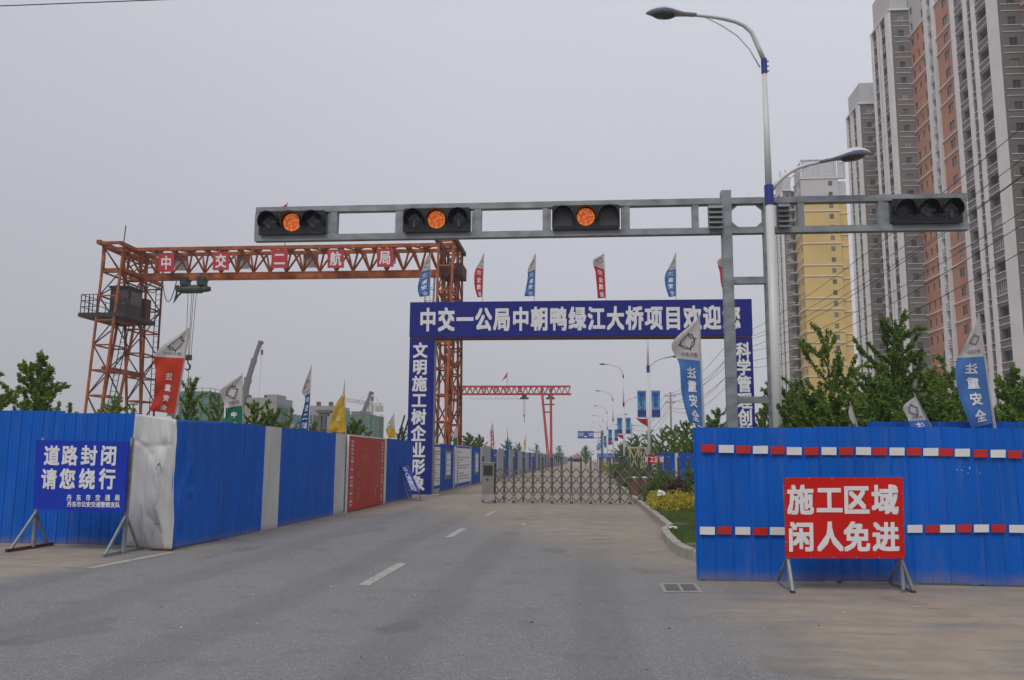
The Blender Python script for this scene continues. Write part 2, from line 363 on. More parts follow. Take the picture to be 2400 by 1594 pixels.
def quadfn(TL, TR, BL, BR):
    TL, TR, BL, BR = map(Vector, (TL, TR, BL, BR)); n = (TR-TL).cross(TL-BL).normalized()
    if n.dot(EYE-TL) < 0: n = -n
    return lambda s, t, e: (TL*(1-s)+TR*s)*(1-t) + (BL*(1-s)+BR*s)*t + n*e

# ================================================================== GROUND
g = MB(); g.quad((-1500,-60,-.05),(1500,-60,-.05),(1500,1800,-.05),(-1500,1800,-.05)); solo('ground', g, M_soil, kind='structure')
g = MB(); g.add([(-60,-30,0),(60,-30,0),(60,13.0,0),(2.6,13.0,0),(2.3,13.1,0),(1.95,14,0),(1.9,600,0),(-7.6,600,0),(-7.6,15.2,0),(-60,15.2,0)],
                [tuple(range(10))]); solo('road', g, M_road, kind='structure')
def flatq(name, pts, m, z, **k):
    g = MB(); g.add([(p[0],p[1],z) for p in pts], [tuple(range(len(pts)))]); return solo(name, g, m, **k)
rm = thing('road_marking', 'broken white centre line painted along the road', 'road marking', (-2.8, 10.6, 0)); 
yy = 10.6
for i in range(14):
    g = MB(); l = 2.25
    g.quad((-2.88,yy,.004),(-2.73,yy,.004),(-2.73,yy+l,.004),(-2.88,yy+l,.004)); part('dash', g, M_paint, rm); yy += 6.5
a, b = G(209,1332), G(401,1295)
d = (b-a).normalized(); pn = Vector((-d.y, d.x, 0))*.07
flatq('road_edge_line', [a-pn, b-pn, b+pn, a+pn], M_paint, .004, label='faded white line on the ground in front of the dented white sheet', cat='road marking')
# drain cover
dc = thing('drain_cover', 'rectangular concrete drain cover with two grates set in the road', 'drain cover', G(1595,1378))
P0, P1, P2, P3 = [G(u, v) for u, v in ((1545,1367),(1630,1367),(1648,1389),(1556,1389))]
fr = quadfn(P0+Vector((0,0,.004)), P1+Vector((0,0,.004)), P3+Vector((0,0,.004)), P2+Vector((0,0,.004)))
g = MB()
def qrect(fn, s0, s1, t0, t1, e=0): return [fn(s0,t1,e), fn(s1,t1,e), fn(s1,t0,e), fn(s0,t0,e)]
g.quad(*qrect(fr,0,1,0,1)); part('cover_frame', g, mat('cover_concrete', (.26,.245,.225), .9, var=.2, vscale=9), dc)
for s0, s1 in ((.1,.46),(.54,.9)):
    g = MB(); g.quad(*qrect(fr,s0,s1,.16,.84,.003)); part('grate', g, mat('grate_metal', (.10,.095,.095), .8, var=.4, vscale=30), dc)
    g = MB()
    for k in range(7): a0 = s0+(s1-s0)*(k+.3)/7.2; g.quad(*qrect(fr,a0,a0+.018,.2,.8,.006))
    part('grate_bar', g, M_galvd, dc, kind='stuff')
# small stones and litter on the road (uncountable)
g = MB()
for i in range(420):
    x = random.uniform(-9, 9); y = random.uniform(4.2, 30) ; 
    if x < -6.8 and y > 13: continue
    if x > 1.6 and y > 11: continue
    r = random.uniform(.006, .022); h = r*.6; a = random.random()*3
    pts = [(x+r*math.cos(a+k*1.57)*random.uniform(.6,1.2), y+r*math.sin(a+k*1.57)*random.uniform(.6,1.2), .002) for k in range(4)]+[(x, y, h)]
    g.add(pts, [(0,1,4),(1,2,4),(2,3,4),(3,0,4)], random.choice((0,0,1,2)))
solo('loose_stones', g, [mat('stone_tan',(.30,.26,.2),.9), mat('stone_dark',(.05,.05,.05),.9), mat('stone_pale',(.45,.43,.40),.9)], kind='stuff')

# ------------------------------------------------------------------ kerb and verge
kp = [G(u, v) for u, v in ((1636,1318.6),(1612,1315),(1593.6,1308),(1572,1290),(1558,1271),(1545,1254))]
kpts = [Vector((3.6, 12.75, 0)), Vector((2.7, 12.80, 0))] + [Vector((p.x, p.y, 0)) for p in kp]
x1 = 1.80
kpts += [Vector((x1, 19.2, 0))]
def densify(pts, step):
    out = [pts[0]]
    for a, b in zip(pts, pts[1:]):
        n = max(1, int((b-a).length/step))
        for i in range(1, n+1): out.append(a.lerp(b, i/n))
    return out
line = densify(kpts, .3)
# smooth
for _ in range(4): line = [line[0]]+[(line[i-1]+line[i]*2+line[i+1])/4 for i in range(1, len(line)-1)]+[line[-1]]
kerb = thing('kerb', 'pale stone kerb curving along the planted verge', 'kerb', (1.8, 20, 0)); kerb['kind'] = 'structure'; del kerb['category']
def stone(pts, h=.17, w=.14):
    mb = MB(); n = len(pts); top = []
    nr = []
    for i in range(n):
        d = (pts[min(i+1,n-1)]-pts[max(i-1,0)]).normalized(); nr.append(Vector((d.y, -d.x, 0)))   # towards the verge
    jz = random.uniform(-.008, .008); jo = random.uniform(-.008, .008)
    for i in range(n):
        p = pts[i]+nr[i]*jo
        mb.v += [tuple(p), tuple(p+Vector((0,0,h+jz-.015))), tuple(p+nr[i]*.015+Vector((0,0,h+jz))), tuple(p+nr[i]*w+Vector((0,0,h+jz))), tuple(p+nr[i]*w)]
    for i in range(n-1):
        for k in range(4): mb.f.append((i*5+k, i*5+k+1, (i+1)*5+k+1, (i+1)*5+k)); mb.m.append(0)
    mb.f += [(4,3,2,1,0), tuple((n-1)*5+k for k in range(5))]; mb.m += [0,0]
    return mb
acc = 0; cur = [line[0]]; stones = []
for a, b in zip(line, line[1:]):
    cur.append(b); acc += (b-a).length
    if acc > .92: stones.append(cur); cur = [b]; acc = 0
for st in stones:
    st = [st[0].lerp(st[1], .06)]+st[1:-1]+[st[-1].lerp(st[-2], .06)]
    part('kerb_stone', stone(st), M_concrete, kerb)
y = line[-1].y
while y < 420:
    l = .98 if y < 60 else 20
    part('kerb_stone', stone([Vector((1.8,y+.025,0)), Vector((1.8,y+l,0))]), M_concrete, kerb); y += l
# verge surface
vg = MB(); edge = [Vector((p.x+.12, p.y, .13)) for p in line if p.y > 12.75]
edge = [Vector((9, 13.0, .13))] + [Vector((3.6,12.95,.13))] + edge[2:] + [Vector((1.93, 420, .13)), Vector((9, 420, .13))]
vg.add(edge, [tuple(range(len(edge)))]); solo('verge', vg, mat('verge_soil', (.10,.11,.045), .95, var=.45, vscale=1.6, col2=(.22,.165,.095)), kind='structure')

# ================================================================== CORRUGATED SHEETS
def sheet_mesh(name, w, h, m, pitch=.224, style=0, n=None):
    """corrugated sheet: x 0..w, face towards -Y, z 0..h, 6 mm thick"""
    n = n or max(1, round(w/pitch)); p = w/n; prof = []
    if style == 0: unit = [(0,0),(.03*p,-.013),(.09*p,-.013),(.13*p,0),(.36*p,0),(.38*p,-.003),(.41*p,-.003),(.43*p,0),(.68*p,0),(.70*p,-.003),(.73*p,-.003),(.75*p,0)]
    else: unit = [(0,0),(.22*p,-.012),(.5*p,-.012),(.72*p,0)]
    for i in range(n): prof += [(i*p+x, y) for x, y in unit]
    prof.append((w, 0)); mb = MB(); k = len(prof)
    for z in (0, h): mb.v += [(x, y, z) for x, y in prof]
    for z in (0, h): mb.v += [(x, y+.006, z) for x, y in prof]
    for i in range(k-1):
        mb.f += [(i, i+1, k+i+1, k+i), (2*k+i+1, 2*k+i, 3*k+i, 3*k+i+1), (k+i, k+i+1, 3*k+i+1, 3*k+i)]; mb.m += [0]*3
    mb.f += [(0, k, 3*k, 2*k), (k-1, 3*k-1, 4*k-1, 2*k-1)]; mb.m += [0]*2
    return mkmesh(name, mb, m)
_sh = {}
def sheet(w, h, m, style=0, n=None):
    k = (round(w,3), round(h,3), m.name, style, n)
    if k not in _sh: _sh[k] = sheet_mesh('sheet', w, h, m, style=style, n=n)
    return _sh[k]

# ---- right fence
YF = 11.62
rf = thing('hoarding_fence', 'blue corrugated hoarding on the right behind the red sign, with red and white tape', 'fence', (3.5, YF, 0))
x = 1.46
wS = 1.245
seams = []
for i, w in enumerate((1.66, 1.83, 1.83, 1.66, 1.83, 1.83)):
    inst('sheet', sheet(w, 2.02, M_blue, n=round(w/.234)), (x, YF-.012*(i % 2)-.0, .02+(.012 if i in (1,3) else 0)+random.uniform(-.004,.004)), rf, ry=random.uniform(-.002,.002)); x += w-.005
g = MB()
for xx in (1.52, 3.3, 5.1, 6.9, 8.3): g.box(xx, xx+.05, YF+.03, YF+.08, 0, 1.95)
for zz in (.35, 1.6): g.box(1.5, 8.4, YF+.08, YF+.12, zz, zz+.05)
part('support_frame', g, M_galvd, rf)
k5 = 2.951
def c5(x, y): return (1600+x/k5, 960+y/k5)
up = [(175,268,'r'),(302,272,'w'),(420,276,'r'),(538,278,'w'),(657,281,'r'),(772,287,'w'),(891,287,'r'),(1012,287,'w'),(1132,287,'r'),(1251,287,'w'),(1363,289,'r'),(1483,290,'w'),(1600,291,'r'),(1717,293,'w'),(1820,295,'r'),(1935,298,'w'),(2060,303,'r'),(2182,305,'w'),(2298,310,'r'),(2420,312,'w')]
lo = [(171,838,'w'),(289,835,'r'),(416,839,'w'),(537,842,'r'),(655,840,'w'),(1607,825,'w'),(1728,825,'r'),(1833,824,'w'),(1948,822,'r'),(2067,822,'w'),(2186,822,'r'),(2311,825,'w')]
for cx, cy, c in up+lo:
    w = (104 if c == 'w' else 98)/2; h = 54/2; ang = random.uniform(-.02,.02)
    q = []
    for sx, sy in ((-1,1),(1,1),(1,-1),(-1,-1)):
        u, v = c5(cx+sx*w, cy+sy*h+sx*w*ang); q.append(atY(u, v, YF-.042))
    g = MB(); g.slab(*q, .003); part('tape_strip', g, M_tapeW if c == 'w' else M_tapeR, rf, label='white tape strip' if c == 'w' else None)
g = MB()
for k in range(30):
    for z in (.4, 1.02, 1.62): g.cbox((1.575+k*.2345, YF-.016, z+.01*math.sin(k*7)), (.016,.01,.016))
part('screw', g, M_galvd, rf, kind='stuff')
g = MB(); rs_ = random.Random(8)
for k in range(16):
    q = atY(2270+rs_.gauss(0,40)*(1 if k % 2 else .3), 1100+rs_.gauss(0,9), YF-.022); a = rs_.uniform(.004,.016)
    g.add([tuple(q+Vector((rs_.uniform(-a,a),0,rs_.uniform(-a,a)*1.4))) for _ in range(4)], [(0,1,2),(0,2,3)])
part('paint_chip', g, M_tapeW, rf, kind='stuff')
# short return fence behind, seen just over the top
g2 = thing('hoarding_fence', 'second row of blue hoarding just showing above the right fence', 'fence', (5.5, 13.6, 0))
for i in range(5): inst('sheet', sheet(.95, 2.2, M_bluel), (4.35+i*.95, 13.4-.06*i, .0), g2, rotz=-.06)

# ---- left front fence
lf = thing('hoarding_fence', 'blue corrugated hoarding on the far left behind the blue road sign', 'fence', (-11, 14.7, 0))
tz = 2.41
xs = -16.5; i = 0
edges = []
while xs < -8.3:
    w = .86
    if xs+w > -8.5: w = -8.15-xs
    h = 2.42 if xs < -9.95 else 2.375
    inst('sheet', sheet(round(w,3), h, M_blue, n=4), (xs, 14.72-.012*(i%2), .0), lf, ry=random.uniform(-.006,.006)); xs += w-.004; i += 1
g = MB()
for xx in (-15.5,-13,-10.6,-8.5): g.box(xx, xx+.05, 14.78, 14.83, 0, 2.3)
for zz in (.4, 1.9): g.box(-16.4, -8.3, 14.75, 14.77, zz, zz+.05)
part('support_frame', g, M_galvd, lf)

# ---- dented corner + side fence
sf = thing('hoarding_fence', 'long hoarding along the left of the road, blue sheets with white ones between', 'fence', (-7.1, 23, 0))
def dented(name, BL, BR, TL, TR, m, fn, nx=46, nz=64, lab=None):
    BL, BR, TL, TR = map(Vector, (BL,BR,TL,TR)); nrm = (BR-BL).cross(TL-BL).normalized()
    if nrm.dot(EYE-BL) < 0: nrm = -nrm
    mb = MB()
    for j in range(nz+1):
        for i in range(nx+1):
            s, t = i/nx, j/nz; p = (BL*(1-s)+BR*s)*(1-t)+(TL*(1-s)+TR*s)*t
            dx, dn = fn(s, t); mb.v.append(tuple(p+nrm*dn+(BR-BL).normalized()*dx))
    for j in range(nz):
        for i in range(nx): a = j*(nx+1)+i; mb.f.append((a,a+1,a+nx+2,a+nx+1)); mb.m.append(0)
    o = part(name, mb, m, sf, label=lab, smooth=True)
    md = o.modifiers.new('thick', 'SOLIDIFY'); md.thickness = .004; return o
def bumpf(s, t, cs, ct, rs, rt, a): return a*math.exp(-((s-cs)/rs)**2-((t-ct)/rt)**2)
def ridge(s, t, s0, t0, s1, t1, w, a):
    dx, dy = s1-s0, t1-t0; q = max(0, min(1, ((s-s0)*dx+(t-t0)*dy)/(dx*dx+dy*dy))); d = math.hypot(s-s0-q*dx, (t-t0-q*dy)*1.0)
    return a*math.exp(-abs(d)/w*1.3)
def fw(s, t):
    r = 0
    for c in (.2, .42, .64): r += .022*math.exp(-abs(s-c-.012*math.sin(t*8))/.012)*(.4+.6*min(1, abs(t-.45)*3))
    r += bumpf(s,t,.22,.42,.16,.34,-.045)+bumpf(s,t,.55,.62,.22,.10,.03)+bumpf(s,t,.2,.78,.12,.04,.035)+bumpf(s,t,.7,.78,.1,.05,-.04)
    r += ridge(s,t,.95,.98,.78,.62,.035,.06)+ridge(s,t,.78,.62,.72,.30,.03,.05)+ridge(s,t,.72,.30,.88,.02,.05,.07)+ridge(s,t,.3,.22,.6,.02,.05,.03)
    r += ridge(s,t,.1,.8,.5,.7,.03,-.03)+ridge(s,t,.45,.25,.8,.12,.03,-.04)+bumpf(s,t,.9,.4,.06,.4,-.05)
    r += .004*math.sin(s*19+t*7)*math.sin(t*23)+.003*math.sin(s*47+t*31)*s+ridge(s,t,.05,.80,.33,.76,.02,-.025)+ridge(s,t,.33,.76,.9,.80,.015,-.02)+ridge(s,t,.5,.1,.3,.34,.02,.03)
    return .02*math.sin(t*9)*s, r
A0, A1 = Vector((-8.26,14.52,0)), G(402,1291)
T0 = Vector((-8.22,14.60,2.36)); T1 = atY(414,984,14.12)
wd = dented('dented_sheet', A0, A1, T0, T1, M_white, fw, lab='dented and torn white sheet at the corner')
def fb(s, t):
    r = 0
    for k in range(9): r += .012*math.exp(-((s-.08-k*.11)/.012)**2)*min(1, s*4)
    r += bumpf(s,t,.08,.55,.12,.2,-.07)+bumpf(s,t,.16,.10,.1,.1,-.06)+ridge(s,t,.05,.3,.35,.75,.04,.04)+ridge(s,t,.28,.75,.3,.5,.02,.035)+bumpf(s,t,.3,.42,.05,.03,.04)
    r += .006*math.sin(s*30+t*9)*math.exp(-s*2)
    return 0, r
B1 = Vector((-7.03,15.80,0)); BT1 = Vector((-7.05,15.80,2.27))
dented('dented_sheet', A1+Vector((0,.03,.03)), B1, T1+Vector((0,.03,0)), BT1, M_blue, fb, nx=60, nz=50, lab='creased blue sheet beside the torn white one')
g = MB()
nq = quadfn(T0, T1, A0, A1)
for s, t, w, h in ((.74,.36,.05,.02),(.78,.34,.015,.05),(.71,.39,.02,.02),(.745,.44,.01,.05),(.74,.52,.008,.06),(.78,.81,.06,.006),(.83,.80,.02,.012),(.45,.79,.015,.006),(.52,.31,.006,.006),(.3,.62,.005,.005),(.86,.19,.01,.03),(.62,.55,.004,.004)):
    for q in range(4):
        ss_, tt = s+random.uniform(-.5,.5)*w, t+random.uniform(-.5,.5)*h; a = w*.35; b_ = h*.4
        g.add([nq(ss_-a,tt,.095), nq(ss_,tt-b_,.1), nq(ss_+a,tt+b_*.4,.095), nq(ss_+a*.2,tt+b_,.09)], [(0,1,2,3)])
g.bar(A1+Vector((-.35,0,.015)), A1+Vector((.02,-.02,.02)), .06, .03)
part('rust_patch', g, M_rust, sf, kind='stuff')
XS = -7.05
def side_run(y0, y1, m, fence, w0=.86, top=2.27, style=1, x=XS, lean=.0, zb=0):
    n = max(1, round((y1-y0)/w0)); w = (y1-y0)/n
    for k in range(n):
        inst('sheet', sheet(w+.004, top, m, style=style, n=max(2, round(w/.125))), (x+.008*(k%2), y0+k*w, zb+random.uniform(-.006,.006)), fence, rotz=R(90), ry=lean, label='white sheet' if m in (M_white,) else None)
side_run(15.75, 17.9, M_blue, sf); side_run(17.9, 18.9, M_white, sf, w0=1.0); side_run(18.9, 23.16, M_blue, sf); side_run(23.16, 28.2, M_white, sf, w0=1.0)
Yb = G(912,1180).y
side_run(28.2, Yb, M_white, sf, w0=1.0); side_run(Yb, 33.8, M_bluel, sf)
g = MB()
for yy in (16,18.5,21,23.5,26,28.5,31,33.2): g.box(XS-.13, XS-.08, yy, yy+.05, 0, 2.15)
for zz in (.4,1.8): g.box(XS-.08, XS-.04, 15.8, 33.7, zz, zz+.05)
part('support_frame', g, M_galvd, sf)

# red billboard on the side fence
X2 = XS+.10
Y0b, Y1b = 24.15, 28.55
rb = thing('billboard', 'red billboard with gold handwriting standing against the left hoarding', 'billboard', (X2, 26.3, 0))
g = MB(); g.box(X2-.05, X2, Y0b, Y1b, .02, 2.22); part('panel', g, M_redd, rb)
g = MB(); g.box(X2-.055, X2+.012, Y0b-.03, Y1b+.03, 2.22, 2.25); g.box(X2-.055, X2+.006, Y0b-.03, Y0b, 0, 2.22); part('frame', g, M_letter, rb)
bf = quadfn((X2,Y0b,2.22),(X2,Y1b,2.22),(X2,Y0b,.02),(X2,Y1b,.02))
colL = '毛泽东为公路一局一路公路一部一题字'
colR = '毛泽东为公路一局一路公路一局一题字'
it = [(c, .085, .07+i*.0535, .075, .042) for i, c in enumerate(colL)]+[(c, .925, .07+i*.0535, .055, .038) for i, c in enumerate(colR)]
part('lettering', lettering(it, bf, .015), M_letter, rb)
g = MB(); rnd = random.Random(3)
def brush(cx, t0, t1, wd, n):
    for i in range(n):
        t = t0+(t1-t0)*(i+.5)/n; hh = (t1-t0)/n
        for k in range(5):
            s = cx+rnd.uniform(-wd, wd); tt = t+rnd.uniform(-.4,.4)*hh; an = rnd.uniform(-.6,.6)+(1.57 if rnd.random() < .3 else 0); ln = hh*rnd.uniform(.35,.8)
            dx, dy = math.sin(an)*ln*.5, math.cos(an)*ln; tw = .010
            g.add([bf(s-dx-tw*.4,tt-dy/2,.005), bf(s-dx+tw*.4,tt-dy/2,.005), bf(s+tw,tt,.005), bf(s+dx+.002,tt+dy/2,.005), bf(s-tw,tt+.01,.005)], [(0,1,2,3,4)])
brush(.40, .12, .74, .055, 8); brush(.26, .46, .86, .025, 6); brush(.80, .13, .74, .02, 8); brush(.73, .2, .9, .02, 10); brush(.64, .5, .78, .018, 4); brush(.67,.13,.3,.01,3)
part('handwriting', g, M_gold, rb, kind='stuff')

# ---- far left hoarding
ff = thing('hoarding_fence', 'long hoarding beyond the blue gateway, white and blue sheets running to the horizon', 'fence', (-6.95, 60, 0))
XF = -6.95
def run2(y0, y1, m, w0): side_run(y0, y1, m, ff, w0=w0, top=2.3+random.uniform(-.03,.05), x=XF)
run2(36.0, 39.6, M_white, 1.2); run2(39.6, 43.7, M_bluel, 1.02); run2(43.7, 50.6, M_white, 1.15); run2(50.6, 54.9, M_bluel, 1.05); run2(54.9,55.8,M_white,.9)
y = 55.8
while y < 330:
    w0 = 1.35 if y < 110 else 5
    run2(y, y+5.0, M_grey, w0); run2(y+5.0, y+9.3, M_bluel, w0); run2(y+9.3, y+10.2, M_white, 1.0); y += 10.2
def board(y0, y1, z0, z1, title, n, base_m, lab, dark=True):
    b = thing('notice_board', lab, 'notice board', (XF+.06, y0, z0)); x = XF+.07
    g = MB(); g.box(x-.04, x, y0, y1, z0, z1); part('panel', g, base_m, b)
    f = quadfn((x,y0,z1),(x,y1,z1),(x,y0,z0),(x,y1,z0)); g = MB()
    if dark:
        g.quad(*qrect(f,0,1,.0,.05,.004)); part('border', g, M_sign, b); g = MB(); g.quad(*qrect(f,0,1,.93,1,.004)); part('border', g, M_sign, b)
    g = MB(); rn = random.Random(int(y0))
    for i in range(n):
        t = .14+.74*i/n; s = .08
        while s < .86:
            l = rn.uniform(.04,.12); g.quad(*qrect(f,s,min(.9,s+l),t,t+.022,.006)); s += l+.02
            if rn.random() < .06: break
    if n: part('small_print', g, mat('print_grey',(.16,.16,.18),.7), b, kind='stuff')
    return b, f
board(37.6, 39.3, .2, 2.2, '', 12, M_letter, 'white notice board with small print just past the left gateway pillar')
board(44.0, 49.8, .1, 2.25, '', 11, M_letter, 'wide white notice board of small print beyond the gateway')
for y0, nm in ((41.0,'first'),(52.0,'second')):
    b, f = board(y0, y0+1.5, .55, 2.0, '', 4, M_letter, 'white poster on the %s blue section of hoarding past the gateway' % nm, False)
    g = MB(); g.quad(*qrect(f,0,1,0,.1,.005)); g.quad(*qrect(f,0,1,.86,1,.005)); g.quad(*qrect(f,0,.08,.1,.86,.005)); g.quad(*qrect(f,.92,1,.1,.86,.005)); part('poster_border', g, M_galvd, b)

# ================================================================== GATEWAY
YA = 35.0
def P(u, v, Y=YA): return atY(u, v, Y)
gw = thing('site_gateway', 'tall dark blue gateway with large white lettering spanning the road', 'gateway', (-7, YA, 0))
zt = P(1360,704.6).z; zb = P(1360,788).z
xl = P(960,760).x; xli = P(1015,900).x; xr = P(1763.5,760).x; xri = P(1714,900).x
g = MB(); g.box(xl, xr, YA, YA+.62, zb, zt); part('crossbeam', g, [M_banner], gw)
g = MB(); g.box(xl+.03, xr-.03, YA+.02, YA+.6, zb-.07, zb-.002); part('crossbeam_underside', g, M_rust, gw)
g = MB(); g.box(xl+.02, xli, YA+.01, YA+.6, 0.05, zb-.075); part('pillar', g, M_banner, gw)
g = MB(); g.box(xri, xr-.02, YA+.01, YA+.6, 0.05, zb-.075); part('pillar', g, M_banner, gw)
for a, b in ((xl-.1, xli+.35),(xri-.3, xr+.1)):
    g = MB(); g.box(a, b, YA-.15, YA+.8, 0, .07); part('base', g, M_concrete, gw)
g = MB(); g.box(xli+.001, xli+.02, YA+.1, YA+.6, .05, zb-.08); part('side_trim', g, M_galv, gw)
H1 = '中交一公局中朝鸭绿江大桥项目欢迎您'; fa = quadfn(P(960,704.6),P(1763,704.6),P(960,788),P(1763,788))
fa = quadfn((xl,YA,zt),(xr,YA,zt),(xl,YA,zb),(xr,YA,zb))
it = [(c, (982+44.5*(i+.5)-960)/803, (746.5-704.6)/83.4, 41.5/803, 57/83.4) for i, c in enumerate(H1)]
part('lettering', lettering(it, fa, .035, step=.001), M_letter, gw)
def pillar_text(s, u, v0, pitch, w, h):
    it = [(c, u, v0+pitch*i, w, h) for i, c in enumerate(s)]
    # keep verticals upright: place by height on the pillar
    out_ = []
    for c, uu, vv, ww, hh in it:
        ctr = atY(uu, vv, YA); out_.append((c, ctr.z, ww*YA/F*1.03, hh*YA/F*1.03))
    x0 = atY(u, v0, YA).x
    items = [(c, x0, -z, w_, h_) for c, z, w_, h_ in out_]
    fn = lambda s_, t_, e: Vector((s_, YA+.01-e, -t_))
    part('lettering', lettering(items, fn, .032, step=.001), M_letter, gw)
pillar_text('文明施工树企业形象', 985, 821, 39.0, 35, 37)
pillar_text('科学管理创精品工程', 1742, 821.5, 39.2, 32, 38)

# ================================================================== FLAGS
def spline(pts, t):
    n = len(pts)-1; x = min(max(t,0),1)*n; i = min(int(x), n-1); f = x-i
    p0, p1, p2, p3 = pts[max(i-1,0)], pts[i], pts[i+1], pts[min(i+2,n)]
    return tuple(.5*((2*b)+(-a+c)*f+(2*a-5*b+4*c-d)*f*f+(-a+3*b-3*c+d)*f**3) for a, b, c, d in zip(p0,p1,p2,p3))
def flag(label, Y, pole, left, split, m_low, text='', rip=.05, group=None, text_t=None, logo=True, pole_r=.014, name='flag', zb=0.0, tilt=.25, mcl=None, mirror=True, base=None, size=None, tcol=None):
    """pole: image points of the pole edge of the cloth, top to bottom; left: matching free edge points"""
    top, bot = pole[0], pole[-1]; pt, pb = atY(*top, Y), atY(*bot, Y)
    d = (pb-pt); foot = pt + d*((pt.z-zb)/max(.01, pt.z-pb.z)) if abs(d.z) > .01 else pb
    if base: foot = base
    t = thing(name, label, 'flag', foot, group)
    g = MB(); tip = pt + (pt-pb).normalized()*.06; g.tube([foot, pb, tip], [pole_r*1.4, pole_r, pole_r*.5], 6); part('pole', g, M_steell, t)
    def S(s, v, e=0):     # s 0 at pole, 1 at free edge; v 0 top, 1 bottom
        pu = spline(pole, v); lu = spline(left, v)
        u = pu[0]*(1-s)+lu[0]*s; w = pu[1]*(1-s)+lu[1]*s
        wd = abs(pu[0]-lu[0])*Y/F
        y = Y - tilt*s*wd + rip*s*(math.sin(v*9+s*4.5)+.6*math.sin(v*17-s*7+1))*min(1, wd*2+.2)
        p = atY(u, w, y); return p - Vector((0, e, 0))
    NS, NV = 14, 30; mb = MB()
    for j in range(NV+1):
        for i in range(NS+1): mb.v.append(tuple(S(i/NS, j/NV)))
    for j in range(NV):
        for i in range(NS): a = j*(NS+1)+i; mb.f.append((a,a+1,a+NS+2,a+NS+1)); mb.m.append(0 if (j+.5)/NV < split else 1)
    part('cloth', mb, [mcl or M_cloth, m_low], t, smooth=True)
    if text:
        n = len(text); v0, v1 = (split+.04, .98) if not text_t else text_t
        h = (v1-v0)/n; sz = size or (.5, h*.8)
        its = [(c, .48, v0+h*(i+.5), sz[0], sz[1]) for i, c in enumerate(text)]
        part('lettering', lettering(its, lambda s, v, e: S(s, v, e+.008), .03, cut=True, mirror=not mirror, step=.001), tcol or M_letter, t)
    if logo:
        mb = MB(); cs, cv, rs = .47, split*.56, .25
        Wd = (S(.05,cv)-S(.95,cv)).length/.9; Hd = (S(.3,0)-S(.3,1)).length; rv = min(rs*Wd/Hd, split*.27); rs = rv*Hd/Wd
        def arc(pts, w):
            for a, b in zip(pts, pts[1:]):
                dx, dy = b[0]-a[0], b[1]-a[1]; l_ = math.hypot(dx, dy) or 1; nx, ny = -dy/l_*w, dx/l_*w
                q = [(a[0]-nx,a[1]-ny),(a[0]+nx,a[1]+ny),(b[0]+nx,b[1]+ny),(b[0]-nx,b[1]-ny)]
                mb.add([S(cs+x*rs, cv+y_*rv, .01) for x, y_ in q], [(0,1,2,3)])
        arc([(math.cos(k*.314), math.sin(k*.314)) for k in range(21)], .06)
        ast = []
        for k in range(33):
            a = k*math.pi/16; x, y_ = 1.35*math.cos(a)**3, 1.35*math.sin(a)**3; ast.append((x*.93-y_*.36, x*.36+y_*.93))
        arc(ast, .05)
        its = [(c, .2+.155*i, split*.86, .15, split*.11) for i, c in enumerate('建交国中')] if mirror else []
        if its:
            l2 = lettering(its, lambda s, v, e: S(s, v, e+.008), 0.0, mirror=False); mb.add(l2.v, l2.f)
        part('emblem', mb, mat('emblem_navy', (.03,.03,.10), .7), t)
    return t
C = {'red': cloth('orange_red', (.50,.045,.02)), 'green': cloth('green', (.02,.15,.085)), 'blue': cloth('blue', (.02,.10,.30)), 'deep': cloth('deep_blue',(.012,.09,.26)), 'yellow': cloth('yellow', (.50,.32,.01)), 'crim': cloth('crimson', (.50,.03,.05)), 'pale': cloth('pale_blue',(.06,.17,.42))}
k6 = 3.137
def c6(x, y): return (180+x/k6, 500+y/k6)
flag('orange red flag with white top rising above the torn white sheet', 14.75, [c6(832,835),c6(800,1030),c6(772,1200),c6(745,1360),c6(725,1475)],
     [c6(825,842),c6(582,1020),c6(582,1180),c6(575,1330),c6(528,1450)], .30, C['red'], '注重安全', rip=.05, text_t=(.45,.97), size=(.26,.085), pole_r=.018)
def c5b(x, y): return (480+x/4.919, 780+y/4.919)
flag('green flag with dirty white top behind the left hoarding', 18.6, [c5b(432,480),c5b(432,650),c5b(425,820),c5b(432,950),c5b(440,1120)],
     [c5b(425,490),c5b(190,650),c5b(235,850),c5b(240,960),c5b(248,1130)], .53, C['green'], '中交', rip=.07, text_t=(.64,1.0), size=(.36,.13))
flag('tall narrow deep blue flag behind the left hoarding', 23.2, [c5b(1230,375),c5b(1224,550),c5b(1216,740),c5b(1205,930),c5b(1196,1130)],
     [c5b(1226,385),c5b(1122,660),c5b(1158,760),c5b(1118,950),c5b(1078,1120)], .44, C['deep'], '中交二航', rip=.08, text_t=(.47,.97), size=(.6,.10))
flag('bright yellow flag with thin grey top behind the left hoarding', 26.3, [c5b(1610,565),c5b(1612,700),c5b(1612,850),c5b(1614,1010),c5b(1628,1150)],
     [c5b(1606,570),c5b(1585,705),c5b(1510,830),c5b(1460,1010),c5b(1432,1140)], .30, C['yellow'], '安全质量', rip=.07, text_t=(.4,.92), size=(.4,.09), logo=False, tcol=mat('pale_gold',(.6,.48,.15),.7))
flag('small yellow and white flag on a thin pole beside the left gateway pillar', 33.0, [c5b(2182,930),c5b(2182,1000),c5b(2184,1070),c5b(2188,1140),c5b(2195,1215)],
     [c5b(2178,936),c5b(2130,1010),c5b(2090,1085),c5b(2092,1140),c5b(2120,1215)], .60, C['yellow'], rip=.05)
k8 = 2.811
def c8(x, y): return (920+x/k8, 560+y/k8)
gz = zt
